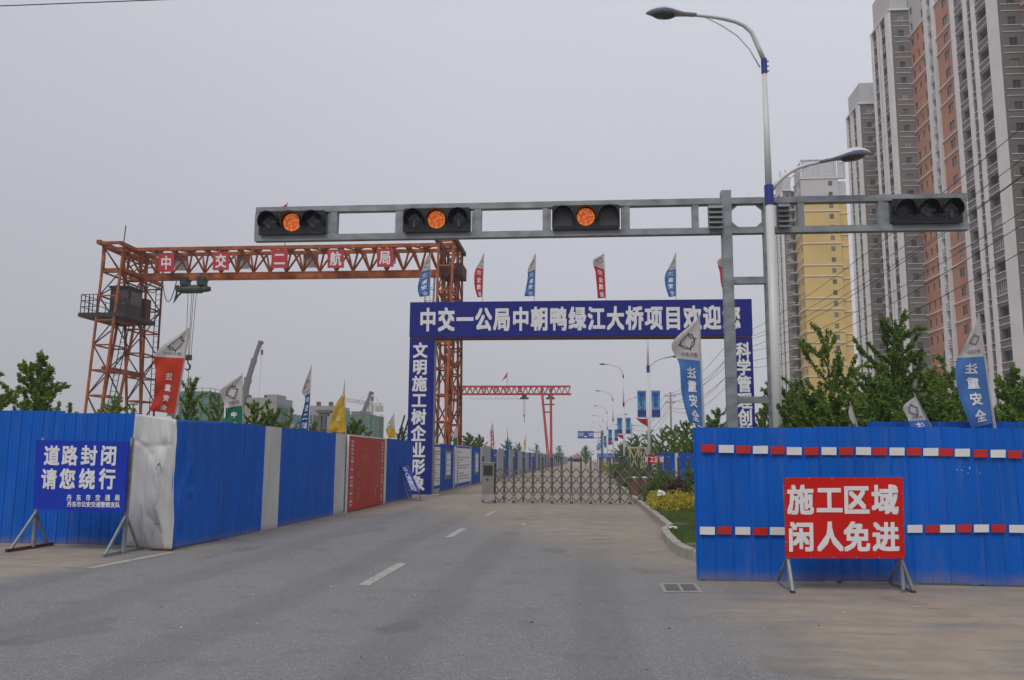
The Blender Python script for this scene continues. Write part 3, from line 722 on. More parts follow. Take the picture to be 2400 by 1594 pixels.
for nm, top, bot, Lf, colr, tx in (
    ('leftmost blue flag on top of the gateway', (252,95),(246,375),[(248,100),(205,170),(175,270),(166,330),(178,382)],'pale','注重安全'),
    ('crimson flag left of centre on top of the gateway', (603,93),(592,380),[(598,100),(570,160),(540,225),(542,320),(560,386)],'crim','安全质量'),
    ('crumpled blue flag near the middle of the gateway top', (944,95),(937,378),[(938,102),(895,190),(890,255),(880,320),(868,378)],'pale','注重安全'),
    ('crimson flag flying widest on top of the gateway', (1393,95),(1405,388),[(1386,100),(1322,140),(1336,220),(1345,310),(1352,392)],'crim','安全质量'),
    ('blue flag right of centre on top of the gateway', (1868,92),(1868,378),[(1860,100),(1825,180),(1795,240),(1798,310),(1820,383)],'pale','注重安全'),
    ('crimson flag half hidden by the signal post on the gateway', (2222,95),(2222,385),[(2214,100),(2142,140),(2155,220),(2165,300),(2190,388)],'crim','安全质量')):
    pl = [c8(top[0]+(bot[0]-top[0])*k/4, top[1]+(bot[1]-top[1])*k/4) for k in range(5)]
    flag(nm, 35.3, pl, [c8(*p) for p in Lf], .36, C[colr], tx, rip=.09, zb=gz, group='flags on top of the gateway', size=(.5,.11), pole_r=.016)
def c66(x, y): return (1500+x/3.935, 700+y/3.935)
flag('large blue flag with white top at the left end of the right hoarding', 12.4, [c66(545,180),c66(560,400),c66(568,640),c66(580,900),c66(588,1190)],
     [c66(540,186),c66(296,410),c66(362,610),c66(384,880),c66(448,1130)], .44, C['pale'], '注重安全', rip=.05, size=(.42,.10), text_t=(.50,.97), pole_r=.022)
def c2(x, y): return (1750+x/2.306, 340+y/2.306)
flag('large blue flag with dirty white top at the far right above the hoarding', 12.8, [c2(1255,930),c2(1272,1060),c2(1290,1200),c2(1312,1350),c2(1336,1500)],
     [c2(1246,936),c2(1180,1080),c2(1128,1200),c2(1150,1360),c2(1216,1532)], .40, C['pale'], '注重安全', rip=.05, size=(.42,.10), text_t=(.45,.97), pole_r=.022)
flag('small leaning blue and white flag low above the right hoarding', 13.0, [c2(912,1358),c2(935,1410),c2(958,1460),c2(985,1505),c2(1006,1545)],
     [c2(906,1362),c2(846,1415),c2(868,1470),c2(880,1510),c2(898,1550)], .62, C['pale'], '注', rip=.02, size=(.45,.24), text_t=(.66,.98), base=Vector((atY(2200,1100,13.0).x,13.0,0)))
flag('tiny white and blue flag between the trees above the right hoarding', 14.2, [c2(562,1405),c2(572,1440),c2(584,1480),c2(595,1510),c2(602,1535)],
     [c2(560,1408),c2(550,1445),c2(560,1480),c2(578,1510),c2(584,1535)], .7, C['pale'], rip=.02, logo=False)
def c4(x, y): return (1050+x/6.03, 860+y/6.03)
def farflag(label, x0, y0, x1, y1, wds, colr, split, Y, txt=''):
    pl = [c4(x0+(x1-x0)*k/4, y0+(y1-y0)*k/4) for k in range(5)]
    flag(label, Y, pl, [(p[0]-w/6.03, p[1]+2*k) for k, (p, w) in enumerate(zip(pl, wds))], split, C[colr], txt, rip=.1, logo=False, group='flags along the far left hoarding', size=(.6,.12), pole_r=.02)
farflag('green and white flag in front of the right crane leg', 133, 830, 133, 1095, (2,45,68,60,58), 'green', .6, 43)
farflag('red and white flag above the far left hoarding', 636, 790, 656, 1130, (2,42,45,48,52), 'red', .32, 61, '安全质量')
farflag('blue and white flag above the far left hoarding', 838, 870, 868, 1150, (2,12,20,50,20), 'blue', .4, 80)
farflag('thin yellow flag below the far gantry hoist', 1098, 960, 1096, 1150, (2,14,26,20,22), 'yellow', .2, 105)
farflag('tiny yellow flag at the foot of the far gantry leg', 1412, 1130, 1418, 1215, (2,10,14,16,14), 'yellow', .2, 150)

# ================================================================== SCISSOR GATE
YG = 30.5
gt = thing('retractable_gate', 'stainless steel folding scissor gate closed across the road', 'gate', (-3.5, YG, 0))
w = .347; n_post = 25; gx0 = atY(1160,1100,YG).x; zt_ = 1.67
def postmesh(h):
    mb = MB(); mb.box(-.036,-.002,-.03,.03,.05,h); mb.box(.002,.036,-.03,.03,.05,h); mb.box(-.040,.040,-.036,.036,h,h+.03,1); mb.box(-.040,.040,-.034,.034,.3,.34,1); return mkmesh('post', mb, [M_steel, M_steell])
pm = postmesh(zt_)
for k in range(n_post): inst('post', pm, (gx0+k*w, YG, 0), gt)
inst('post', pm, (atY(1132,1100,YG).x, YG+.05, 0), gt)
mb = MB(); tl = .046
def lat(a, b): mb.bar((a[0],a[2],a[1]), (b[0],b[2],b[1]), .014, tl, up=(0,0,1))
for z0 in (1.05,.65): lat((0,z0,-.045),(w,z0-.4,-.045)); lat((0,z0-.4,.045),(w,z0,.045))
lat((0,1.05,.045),(w/2,1.25,.045)); lat((w/2,1.25,-.045),(w,1.05,-.045)); lat((0,.25,-.045),(w/2,.06,-.045)); lat((w/2,.06,.045),(w,.25,.045))
for z in (1.25,.85,.45): mb.cbox((w/2,0,z),(.03,.11,.03),1)
lm = mkmesh('lattice', mb, [mat('lattice_steel', (.20, .18, .165), .4, metal=.4, var=.2), M_steell])
for k in range(n_post-1): inst('lattice', lm, (gx0+k*w, YG, 0), gt)
mb = MB(); mb.box(-.035,.035,-.045,.045,.1,.26); mb.tube([(0,-.03,.06),(0,.03,.06)],.06,12,1); mb.tube([(0,-.035,.06),(0,.035,.06)],.025,10)
wm = mkmesh('wheel', mb, [M_steell, M_black], smooth=False)
for k in range(1, n_post, 2): inst('wheel', wm, (gx0+(k-1)*w, YG-.04, 0), gt)
mx0, mx1 = atY(1131,1100,YG).x, atY(1163,1100,YG).x-.02
g = MB(); g.box(mx0+.03, mx1-.03, YG-.33, YG+.02, .28, 1.42); mo = part('motor_box', g, mat('motor_steel', (.32, .31, .30), .35, metal=.6, var=.12), gt)
g = MB(); g.box(mx0+.07, mx1-.07, YG-.34, YG-.33, .98, 1.34); part('dark_screen', g, M_dark, mo)
g = MB(); g.box(mx0-.03, mx1+.01, YG-.38, YG+.06, .12, .30); g.box(mx0+.0, mx1-.0, YG-.36, YG+.04, 1.42, 1.45); part('skirt', g, M_steell, gt)
g = MB(); g.add([(mx0+.22,YG-.345,.88),(mx0+.27,YG-.345,.83),(mx0+.22,YG-.345,.78),(mx0+.17,YG-.345,.83)],[(0,1,2,3)]); part('badge', g, M_dark, gt)
for xx in (mx0+.07, mx1-.07):
    g = MB(); g.tube([(xx,YG-.36,.065),(xx,YG-.28,.065)],.065,14); g.tube([(xx,YG-.37,.065),(xx,YG-.27,.065)],.03,10,1); part('wheel', g, [M_steell, M_black], gt)

# ================================================================== SIGNS
def easel(name, label, corners, feet_cb, m, items_list, bold=.03):
    TL, TR, BL, BR = corners; t = thing(name, label, 'sign', (BL.x*.5+BR.x*.5, BL.y, 0))
    g = MB(); g.slab(BL, BR, TR, TL, .02); part('panel', g, m, t)
    fn = quadfn(TL, TR, BL, BR)
    part('lettering', lettering(items_list, fn, bold), M_letter, t)
    return t, fn
# red
YR = 10.88
cs = [atY(*c5(x, y), YR) for x, y in ((703,470),(1523,468),(713,1028),(1535,1030))]
def rel(x, y, w, h): return ((x-708)/824, (y-469)/560, w/824, h/560)
it = []
for s, yc in (('施工区域',624),('闲人免进',880)):
    for c, xc in zip(s, (818,1020,1206,1405)): r_ = rel(xc, yc, 188, 212); it.append((c,)+r_)
rs, fn = easel('warning_sign', 'red rectangular sign with large white lettering standing before the right hoarding', cs, None, M_red, it, .033)
g = MB(); rivets = []
for k in range(6):
    for t_ in (.012,.988): g.cbox(fn(.02+.192*k, t_, .004), (.014,.008,.014))
for k in range(1,5):
    for s_ in (.008,.992): g.cbox(fn(s_, .2*k, .004), (.014,.008,.014))
part('rivet', g, M_galv, rs, kind='stuff')
for apex, fr_, bk_ in ((cs[2]+Vector((.03,.03,-.01)), G(1858,1390), G(1833,1372)), (cs[3]+Vector((-.03,.03,-.01)), G(2140.5,1389.7), G(2101.5,1375))):
    g = MB(); o_ = Vector((0,0,.02)); mid = (fr_+bk_)/2
    g.bar(apex, fr_+o_, .035); g.bar(apex+Vector((0,.04,0)), bk_+o_+Vector((0,.25,0)), .03); g.bar(fr_+o_, bk_+o_+Vector((0,.25,0)), .03); g.bar(Vector((apex.x,apex.y+.02,apex.z+.9)), Vector((apex.x+.01,apex.y+.02,.04)), .035)
    g.cbox(fr_+Vector((0,0,.015)), (.05,.05,.03), 1)
    part('leg', g, [M_galv, M_rust], rs)
# blue road sign on the left
k1 = 3.7333
def c1(x, y): return (x/k1, 900+y/k1)
YL, YRr = 13.75, 13.3
cs = [atY(*c1(315,490), YL), atY(*c1(1125,505), YRr), atY(*c1(290,1095), YL), atY(*c1(1085,1125), YRr)]
import itertools
def inv(x, y):   # crop pixel -> fraction in the panel (bilinear, approximate inverse)
    s = .5; t = .5
    for _ in range(6):
        lx = 315+(290-315)*t; rx = 1125+(1085-1125)*t; s = (x-lx)/(rx-lx); ty = 490+(505-490)*s; by = 1095+(1125-1095)*s; t = (y-ty)/(by-ty)
    return s, t
it = []
for s, yc, xsn, wd_, hd in (('道路封闭',627,(460,620,790,958),142,182),('请您绕行',832,(435,600,772,945),142,186)):
    for c, xc in zip(s, xsn): a, b = inv(xc, yc); it.append((c, a, b, wd_/800, hd/612))
for i, c in enumerate('丹东市交通局'): a, b = inv(616+83*i, 996); it.append((c, a, b, 44/800, 56/612))
for i, c in enumerate('丹东市公安交通警察支队'): a, b = inv(618+41.6*i, 1052+.6*i); it.append((c, a, b, 42/800, 50/612))
bs, fn = easel('road_closed_sign', 'dark blue sign with white lettering on metal legs at the far left', cs, None, M_sign, it, .03)
for (px, py), (ax, ay), (bx, by), Yp in (((77,1286),(15,1295),(123,1278),YL),((289,1299),(238,1307),(335,1287),YRr)):
    base = G(px, py); a = G(ax, ay); b = G(bx, by); h_ = Vector((0,0,.025)); up_ = Vector((base.x, base.y, .62)); tp = Vector((base.x+.01, base.y, 1.0))
    g = MB(); g.bar(base+h_, Vector((base.x, base.y+.03, 1.9)), .05); g.bar(a+h_, b+h_, .055, mi=1); g.bar(up_, a+(b-a)*.08+h_*1.6, .035); g.bar(up_, b+(a-b)*.12+h_*1.6, .035)
    part('leg', g, [M_galv, M_rust if px < 100 else M_galv], bs)
# small registration sign leaning by the gateway
k3 = 2.8
def c3(x, y): return (900+x/k3, 660+y/k3)
YQ = 31.6
cs = [atY(*c3(100,1207), YQ), atY(*c3(158,1214), YQ-.05), atY(*c3(160,1370), YQ-.55), atY(*c3(234,1371), YQ-.6)]
ss_, fn = easel('entry_sign', 'small dark blue signboard tilted back by the left gateway pillar', cs, None, M_sign, [(c, .5, .12+.19*i, .55, .19) for i, c in enumerate('出入请登记')], .03)
g = MB()
for a, b in ((cs[0], G(*c3(165,1440))), (cs[1], G(*c3(246,1438)))): g.bar(a, b+Vector((0,0,.01)), .035)
g.bar(cs[2], cs[3], .03); g.bar(cs[0], cs[1], .03); g.bar(cs[0], G(*c3(110,1430)), .03)
part('frame', g, M_galv, ss_)
g = MB()
for a, b in ((c5b(2225,1230),c5b(2305,952)),(c5b(2278,1230),c5b(2352,985))):
    g = MB(); q = atY(*a, 33.3); p = atY(*b, 33.0); g.tube([Vector((q.x-.55,33.3,0)), q, p], .035, 6)
    solo('timber_pole', g, M_dark, 'dark pole leaning behind the left hoarding next to the gateway, %s of the two' % ('left' if a[0] < 935 else 'right'), 'pole', 'dark leaning poles beside the gateway', base=(q.x-.55,33.3,0))

# ================================================================== SIGNAL GANTRY
YS = 18.35
def S_(u, v, y=YS): return atY(u, v, y)
sg = thing('signal_gantry', 'long galvanised steel frame carrying four sets of traffic lights across the road', 'traffic signal frame', (3.1, YS, 0))
ztop = S_(1700,452).z; zbt = S_(1700,536).z
zt1, zb1 = (S_(600,496).z+S_(2264,447).z)/2, (S_(600,575).z+S_(2264,532).z)/2
xL, xR = S_(601,530).x, S_(2265,490).x
px0, px1 = S_(1690,500).x, S_(1713,500).x
bt = .14
D0, D1 = YS-.09, YS+.09
g = MB(); g.box(px0, px1, YS-.11, YS+.11, 0, S_(1700,449).z); part('post', g, M_galv, sg)
p2 = S_(1803,600).x
g = MB(); g.box(p2-.115, p2+.115, YS-.11, YS+.11, 0, zt1-.01); part('post', g, M_galv, sg)
for nm, a, b in (('left',xL,px0-.002),('right',p2+.117,xR),('mid',px1+.002,p2-.117)):
    g = MB(); g.box(a, b, D0, D1, zt1-bt, zt1); part('top_rail', g, M_galv, sg)
    g = MB(); g.box(a, b, D0, D1, zb1, zb1+bt); part('bottom_rail', g, M_galv, sg)
def upr(u0, u1):
    a, b = S_(u0,530).x, S_(u1,530).x; g = MB(); g.box(a, b, D0+.01, D1-.01, zb1+bt+.001, zt1-bt-.001); part('upright', g, M_galv, sg)
for u0, u1 in ((601,610),(777,792),(928,946),(1113,1129),(1272,1284),(1462,1476),(1622,1637),(1869,1884),(2058,2073),(2254,2265)): upr(u0, u1)
lenses = []
def housing(u0, u1, kind, y0=YS-.05):
    a, b = S_(u0,520).x, S_(u1,520).x; zc = (zt1+zb1)/2 + .0; hh = .56; wu = (b-a)/3
    lab = {'l': 'three lamp traffic light with unlit left arrows, at the left end of the frame', 's': 'three lamp traffic light with upward arrows either side of a lit amber lamp', 'r': 'three lamp traffic light with blank outer lenses and a lit amber centre', 'x': 'unlit traffic light with bicycle, left and upward symbols at the right end'}[kind]
    t = thing('traffic_light', lab, 'traffic light', ((a+b)/2, y0, zc-hh/2), 'traffic lights on the overhead frame')
    g = MB()
    fy = YS-.17
    # backing plate and body with rounded corners
    def rr(x0,x1,z0,z1,y0_,y1_,r=.05,mi=0):
        pts = []
        for cx, cz, a0 in ((x1-r,z1-r,0),(x0+r,z1-r,90),(x0+r,z0+r,180),(x1-r,z0+r,270)):
            for k in range(4): an = R(a0+k*30); pts.append((cx+r*math.cos(an), cz+r*math.sin(an)))
        n = len(pts); g.add([(x,y0_,z) for x,z in pts]+[(x,y1_,z) for x,z in pts], [tuple(range(n))[::-1], tuple(range(n,2*n))]+[(i,(i+1)%n,n+(i+1)%n,n+i) for i in range(n)], mi)
    rr(a, b, zc-hh/2, zc+hh/2, fy, YS+.06); part('housing', g, M_black, t)
    g = MB()
    for x0, x1 in ((a-.16,a-.02),(b+.02,b+.16)): g.box(x0+.01, x1-.01, YS-.06, YS+.02, zb1+bt+.003, zt1-bt-.003)
    g.box(a-.02, b+.02, YS-.05, YS+.02, zc+hh/2+.004, zt1-bt-.003); g.box(a-.02, b+.02, YS-.05, YS+.02, zb1+bt+.003, zc-hh/2-.004)
    part('mounting_plate', g, M_galv, sg, kind='stuff')
    for k in range(3):
        cx = a+wu*(k+.5); r = wu*.40; g = MB(); n = 24
        ring = [(cx+r*math.cos(2*math.pi*i/n), fy-.004, zc+r*math.sin(2*math.pi*i/n)) for i in range(n)]+[(cx+r*.5*math.cos(2*math.pi*i/n), fy-.03, zc+r*.5*math.sin(2*math.pi*i/n)) for i in range(n)]+[(cx,fy-.035,zc)]
        fs = [(i,n+i,n+(i+1)%n,(i+1)%n) for i in range(n)]+[(n+i,2*n,n+(i+1)%n) for i in range(n)]
        lit = (k == 1 and kind != 'x')
        if kind == 'r' and k != 1:
            g.box(cx-r, cx+r, fy-.006, fy-.001, zc-r, zc+r); part('lens', g, mat('blank_lens',(.06,.06,.065),.4,var=.05), t)
        else:
            g.add(ring, fs); part('lens', g, M_amber if lit else M_lens, t, label='lit amber lamp' if lit else None)
        def arr(ang):
            g = MB(); c_, s_ = math.cos(ang), math.sin(ang)
            def tr(x, z): return (cx+x*c_-z*s_, fy-.045, zc+x*s_+z*c_)
            for q in ([(-.03,-.17),(.03,-.17),(.03,.02),(-.03,.02)], [(-.15,0),(-.10,-.035),(0,.10),(0,.17)], [(0,.17),(0,.10),(.10,-.035),(.15,0)]): g.add([tr(*p) for p in q], [(0,1,2,3)])
            part('arrow', g, M_arrow, t)
        if kind == 'l' and k != 1: arr(R(90))
        if kind == 's' and k != 1: arr(0)
        if kind == 'x' and k == 1: arr(R(90))
        if kind == 'x' and k == 2: arr(0)
        if kind == 'x' and k == 0:
            g = MB()
            for wx in (-.09,.09): g.tube([(cx+wx+.065*math.cos(q*.524), fy-.045, zc-.06+.065*math.sin(q*.524)) for q in range(13)], .008, 4)
            for p, q in (((-.09,-.06),(-.03,.05)),((-.03,.05),(.06,.05)),((.06,.05),(0,-.06)),((0,-.06),(-.03,.05)),((.09,-.06),(.05,.11)),((-.05,.09),(-.01,.09)),((.05,.11),(.0,.12))):
                g.bar((cx+p[0],fy-.045,zc+p[1]),(cx+q[0],fy-.045,zc+q[1]),.012)
            part('bicycle_symbol', g, M_arrow, t)
        # visor hood
        g = MB(); rv = wu*.46; pts = []
        for i in range(17):
            an = R(-20+220*i/16); ln = .26*(.35+.65*max(0, math.sin(an)*.5+.5))
            x, z = cx+rv*math.cos(an), zc+rv*math.sin(an)
            pts.append(((x, fy, z), (cx+rv*.98*math.cos(an), fy-ln, zc+rv*.98*math.sin(an)-.02)))
        for (p0, q0), (p1, q1) in zip(pts, pts[1:]): g.add([p0, p1, q1, q0], [(0,1,2,3)])
        o = part('visor', g, M_black, t); md = o.modifiers.new('t', 'SOLIDIFY'); md.thickness = .006
    return t
housing(614, 768, 'l'); housing(949.5, 1104, 's'); housing(1294.5, 1452, 'r'); housing(2085, 2249, 'x')
for u0, u1 in ((1660,1689),(1822,1846)):
    a, b = S_(u0,500).x, S_(u1,500).x
    g = MB(); g.box(a, b, YS-.12, YS+.08, zb1+bt+.02, zt1-bt-.02); lb = part('louvre_box', g, M_galvd, sg)
    for k in range(5):
        z = zt1-bt-.04-k*.115; g = MB(); g.add([(a-.02,YS-.22,z-.085),(b+.02,YS-.22,z-.085),(b+.02,YS-.125,z),(a-.02,YS-.125,z),(a-.02,YS-.21,z-.095),(b+.02,YS-.21,z-.095),(b+.02,YS-.12,z-.01),(a-.02,YS-.12,z-.01)],[(0,1,2,3),(7,6,5,4),(0,4,5,1),(1,5,6,2),(2,6,7,3),(3,7,4,0)])
        o = bpy.data.objects.new('slat', mkmesh('slat', g, M_galv, BASE[sg])); COL.objects.link(o); o.parent = lb
g = MB()
for xx, sx in ((px1,1),(p2-.115,-1)):
    for zz, sz in ((zt1-bt,-1),(zb1+bt,1)):
        g.add([(xx+sx*.002,YS-.02,zz+sz*.002),(xx+sx*.17,YS-.02,zz+sz*.002),(xx+sx*.002,YS-.02,zz+sz*.15),(xx+sx*.002,YS+.02,zz+sz*.002),(xx+sx*.17,YS+.02,zz+sz*.002),(xx+sx*.002,YS+.02,zz+sz*.15)],[(0,1,2),(5,4,3),(1,4,5,2),(0,3,4,1),(0,2,5,3)])
part('gusset', g, M_galv, sg, kind='stuff')
for v0, v1 in ((650,666),(930,945)):
    g = MB(); g.box(px1+.002, p2-.117, YS-.07, YS+.07, S_(1760,v1).z, S_(1760,v0).z); part('rung', g, M_galv, sg)
# bolts and conduit on the post
g = MB()
for k in range(6): g.cbox((px0-.012, YS-.02, 1.0+k*1.1), (.02,.03,.03))
part('bolt', g, M_galvd, sg, kind='stuff')

# ================================================================== STREET LAMPS
YLm = 18.0
def Lp(u, v): return atY(u, v, YLm-.25)
lx = Lp(1823,1000).x
lt = thing('street_lamp', 'near white street lamp with blue collars and two arms, in front of the signal frame', 'street lamp', (lx, YLm-.25, 0), 'street lamps along the verge')
lt['label'] = 'nearest and tallest white street lamp with blue collars, standing in front of the signal frame'
B0 = BASE[lt]; yl = YLm-.25
def V(u, v): p = Lp(u, v); return p
z1 = V(1790,172).z; z0c = V(1790,139).z; zc1, zc0 = V(1805,435).z, V(1805,481).z
g = MB(); g.tube([(lx,yl,0),(lx,yl,zc0)], [.108,.088], 16); g.tube([(lx,yl,zc0),(lx,yl,z1+.02)], [.078,.052], 16); part('pole', g, M_pole, lt, smooth=True)
for a, b, r in ((z1, z0c, .066),(zc0, zc1, .098)):
    g = MB(); g.tube([(lx,yl,a),(lx,yl,b)], r, 16)
    for z in (a+.05, (a+b)/2, b-.05): g.cbox((lx+r+.015,yl,z),(.05,.02,.02))
    part('collar', g, M_navy, lt)
g = MB(); g.tube([(lx,yl,zc0-.02),(lx,yl,.4)], .1085, 16); 
arm1 = [Vector((lx,yl,z0c-.02))]+[V(u,v) for u,v in ((1777,110),(1762,76),(1744,60),(1724,51),(1700,45),(1678,41),(1650,37.5),(1628,35.5))]
arm2 = [V(u,v) for u,v in ((1809,446),(1820,430),(1836,415),(1853,403),(1871,393.6),(1895,386),(1922,380))]
g = MB(); g.tube(arm1, [.052,.050,.048,.046,.044,.042,.040,.038,.036], 10); part('arm', g, M_pole, lt, smooth=True)
g = MB(); g.tube(arm2, [.046,.044,.042,.040,.038,.037,.036], 10); part('arm', g, M_pole, lt, smooth=True)
for pts in ([V(1781,158),V(1757,116),V(1728,84),V(1692,60),V(1654,41)], [V(1815,473),V(1832,445),V(1855,415),V(1875,401),V(1897,388)]):
    g = MB(); g.tube(pts, .014, 6); part('stay_rod', g, M_pole, lt, smooth=True)
def lamp_head(neck, tip, top, bot):
    d = (tip-neck); L_ = d.length; ex = d.normalized(); ez = Vector((0,1,0)).cross(ex)*-1
    if ez.z < 0: ez = -ez
    ey = Vector((0,1,0))
    prof = [(0,.045,.05,.035),(.06,.055,.065,.04),(.22,.06,.07,.035),(.36,.09,.10,.03),(.5,.14,.14,.035),(.63,.165,.165,.05),(.76,.155,.15,.055),(.88,.10,.11,.04),(.96,.045,.055,.02),(1,.008,.01,.005)]
    g = MB(); n = 24
    for x, hw, ht, hb in prof:
        for k in range(n):
            a = 2*math.pi*k/n; c_, s_ = math.cos(a), math.sin(a)
            p = neck+ex*(x*L_)+ey*(hw*1.15*c_)+ez*((ht if s_ > 0 else hb)*s_+ht*.15); g.v.append(tuple(p))
    for i in range(len(prof)-1):
        for k in range(n):
            g.f.append((i*n+k,(i+1)*n+k,(i+1)*n+(k+1)%n,i*n+(k+1)%n)); s_ = math.sin(2*math.pi*(k+.5)/n); g.m.append(0 if s_ > .25 else (1 if s_ > 0 else 2))
    g.f.append(tuple(range(n))); g.m.append(2)
    # glass bowl
    hd = part('lamp_head', g, [M_pole, mat('lamp_blue_band',(.05,.12,.36),.4), mat('lamp_underside',(.34,.33,.32),.5)], lt, smooth=True)
    g = MB(); c = neck+ex*(.64*L_)-ez*.04
    for r_, dz in ((1,0),(.8,-.035),(.4,-.055)):
        for k in range(16): a = k*math.pi/8; g.v.append(tuple(c+ex*(math.cos(a)*.26*r_)+ey*(math.sin(a)*.14*r_)+ez*dz))
    for i in range(2):
        for k in range(16): g.f.append((i*16+k,i*16+(k+1)%16,(i+1)*16+(k+1)%16,(i+1)*16+k)); g.m.append(0)
    g.f.append(tuple(32+k for k in range(16))); g.m.append(0)
    o = bpy.data.objects.new('lamp_glass', mkmesh('lamp_glass', g, mat('lamp_glass',(.07,.075,.07),.15,var=.1), B0, True)); COL.objects.link(o); o.parent = hd
lamp_head(V(1632,36), V(1513,32), 0, 0); lamp_head(V(1920,380.5), V(2043,359), 0, 0)
g = MB(); g.box(lx-.22, lx+.22, yl-.22, yl+.22, .10, .2); g.box(lx-.13, lx+.13, yl-.13, yl+.13, .2, .5); part('base', g, M_galv, lt)
g = MB(); g.tube([(lx,yl,.5),(lx,yl,1.9)], .115, 16); part('painted_band', g, M_navy, lt)
tr = tree_of(lt)
ordn = ['second','third','fourth','fifth','sixth','seventh','eighth','ninth']
for k in range(8):
    yy = 53+35*k
    copy_tree(lt, (3.93, yy, 0), tr, label='%s white street lamp of the row, counting from the nearest' % ordn[k])
    if k < 7:
        for side, tx, x0, x1 in (('left','预防为主',-.70,-.15),('right','安全第一',.18,.72)):
            z1_, z0_ = 5.86, 4.22; X = 3.93
            b = thing('lamp_banner', '%s blue banner hanging on the %s street lamp of the row' % (side, ordn[k]), 'banner', (X+(x0+x1)/2, yy, z0_), 'blue banners on the street lamps')
            g = MB(); g.box(X+x0, X+x1, yy-.008, yy+.008, z0_, z1_); part('cloth', g, M_print, b)
            if k < 4:
                f = quadfn((X+x0,yy-.008,z1_),(X+x1,yy-.008,z1_),(X+x0,yy-.008,z0_),(X+x1,yy-.008,z0_))
                part('lettering', lettering([(c, .5, .16+.19*i, .62, .19) for i, c in enumerate(tx)], f, .02, step=.001), mat('banner_ink',(.01,.03,.16),.6), b)
            g = MB()
            for z in (z0_-.03, z1_+.03): g.tube([(X,yy,z),(X+(x1 if side == 'right' else x0),yy,z)], .012, 6)
            part('bracket', g, M_galvd, b)
    if k < 3:
        X = 3.93; f = MB(); z = 4.15
        pts = [[(X-.08-.8*s, yy-.02-.10*math.sin(s*6+v*2), z-.02-(.5*v)*(1-s)-.05*s*math.sin(s*5)) for s in [q/8 for q in range(9)]] for v in (0,.5,1)]
        for r in pts: f.v += r
        for j in range(2):
            for i in range(8): f.f.append((j*9+i,j*9+i+1,(j+1)*9+i+1,(j+1)*9+i)); f.m.append(0)
        solo('pennant', f, mat('flag_red',(.40,.03,.02),.8,trans=.3), 'red triangular pennant under the banners of the %s street lamp' % ordn[k], 'pennant', base=(X, yy, 4.1), smooth=True)

# road sign far down the road
Yd = 125
t = thing('direction_sign', 'blue overhead direction board on a side arm far down the road', 'road sign', (atY(1411,1060,Yd).x, Yd, 0))
g = MB(); a, b = atY(1354,1010.5,Yd), atY(1391.5,1028,Yd); g.box(a.x, b.x, Yd-.04, Yd, b.z, a.z); part('panel', g, mat('road_sign_blue',(.03,.07,.33),.5), t)
g = MB(); m_ = atY(1411,1060,Yd); g.tube([(m_.x,Yd+.1,0),(m_.x,Yd+.1,a.z+.1)], .14, 8)
for z in (a.z-.15, b.z+.1): g.bar((m_.x,Yd+.1,z),(a.x+.3,Yd+.06,z),.1)
part('mast', g, M_galvd, t)
g = MB(); f = quadfn((a.x,Yd-.04,a.z),(b.x,Yd-.04,a.z),(a.x,Yd-.04,b.z),(b.x,Yd-.04,b.z))
rn = random.Random(5)
for s0, s1, t0 in ((.05,.38,.25),(.05,.3,.5),(.68,.92,.25),(.7,.93,.5)):
    s = s0
    while s < s1: g.quad(*qrect(f,s,s+.05,t0,t0+.16,.02)); s += .075
g.add([f(.36,.66,.02),f(.62,.66,.02),f(.52,.84,.02),f(.46,.84,.02)],[(0,1,2,3)]); part('white_print', g, M_letter, t, kind='stuff')

# ================================================================== CRANES
def lattice_leg(mb, top, bot, nseg, cw=.16, lw=.07):
    """top, bot: (x0,x1,y0,y1,z)"""
    def c(t, i, j):
        x = (bot[i]*(1-t)+top[i]*t); y = (bot[2+j]*(1-t)+top[2+j]*t); return Vector((x, y, bot[4]*(1-t)+top[4]*t))
    for i in (0,1):
        for j in (0,1): mb.bar(c(0,i,j), c(1,i,j), cw, mi=0)
    for k in range(nseg+1):
        t = k/nseg
        q = [c(t,0,0),c(t,1,0),c(t,1,1),c(t,0,1)]
        for a, b in zip(q, q[1:]+q[:1]): mb.bar(a, b, lw*1.5, mi=0)
        if k < nseg:
            t2 = (k+1)/nseg; q2 = [c(t2,0,0),c(t2,1,0),c(t2,1,1),c(t2,0,1)]
            for n_ in range(4):
                a, b = (q[n_], q2[(n_+1)%4]) if (k+n_) % 2 else (q[(n_+1)%4], q2[n_]); mb.bar(a, b, lw, mi=1)
def gantry(label, x0, x1, yc, zt_, zl, xl_, xr_):
    t = thing('gantry_crane', label, 'gantry crane', ((x0+x1)/2, yc, 0))
    return t
cr = gantry('rusty orange gantry crane with red lettered boards, behind the left hoarding', 0, 0, 60.3, 0, 0, 0, 0)
XA, XB = -36.2, -9.2; ZT = 17.42; ZL0, ZL1 = 15.0, 15.55
ya, yb = 59.5, 61.2
for y in (ya, yb):
    g = MB(); g.bar((XA,y,ZT-.15),(XB,y,ZT-.15),.22,.26); part('upper_chord', g, M_crane, cr)
    g = MB(); n = 19; xs_ = [XA+1.2+(XB-XA-2.4)*k/n for k in range(n+1)]
    for k in range(n):
        lowx = (xs_[k]+xs_[k+1])/2
        g.bar((xs_[k],y,ZT-.25),(lowx,(ya+yb)/2,ZL1),.12); g.bar((xs_[k+1],y,ZT-.25),(lowx,(ya+yb)/2,ZL1),.12)
    part('diagonal_brace', g, M_crane, cr, kind='stuff')
g = MB(); ym = (ya+yb)/2
g.box(XA+1, XB, ym-.17, ym+.17, ZL0, ZL0+.08); g.box(XA+1, XB, ym-.17, ym+.17, ZL1-.08, ZL1); g.box(XA+1, XB, ym-.04, ym+.04, ZL0+.08, ZL1-.08); g.box(XA+1,XB,ym-.16,ym-.15,ZL0+.1,ZL1-.1)
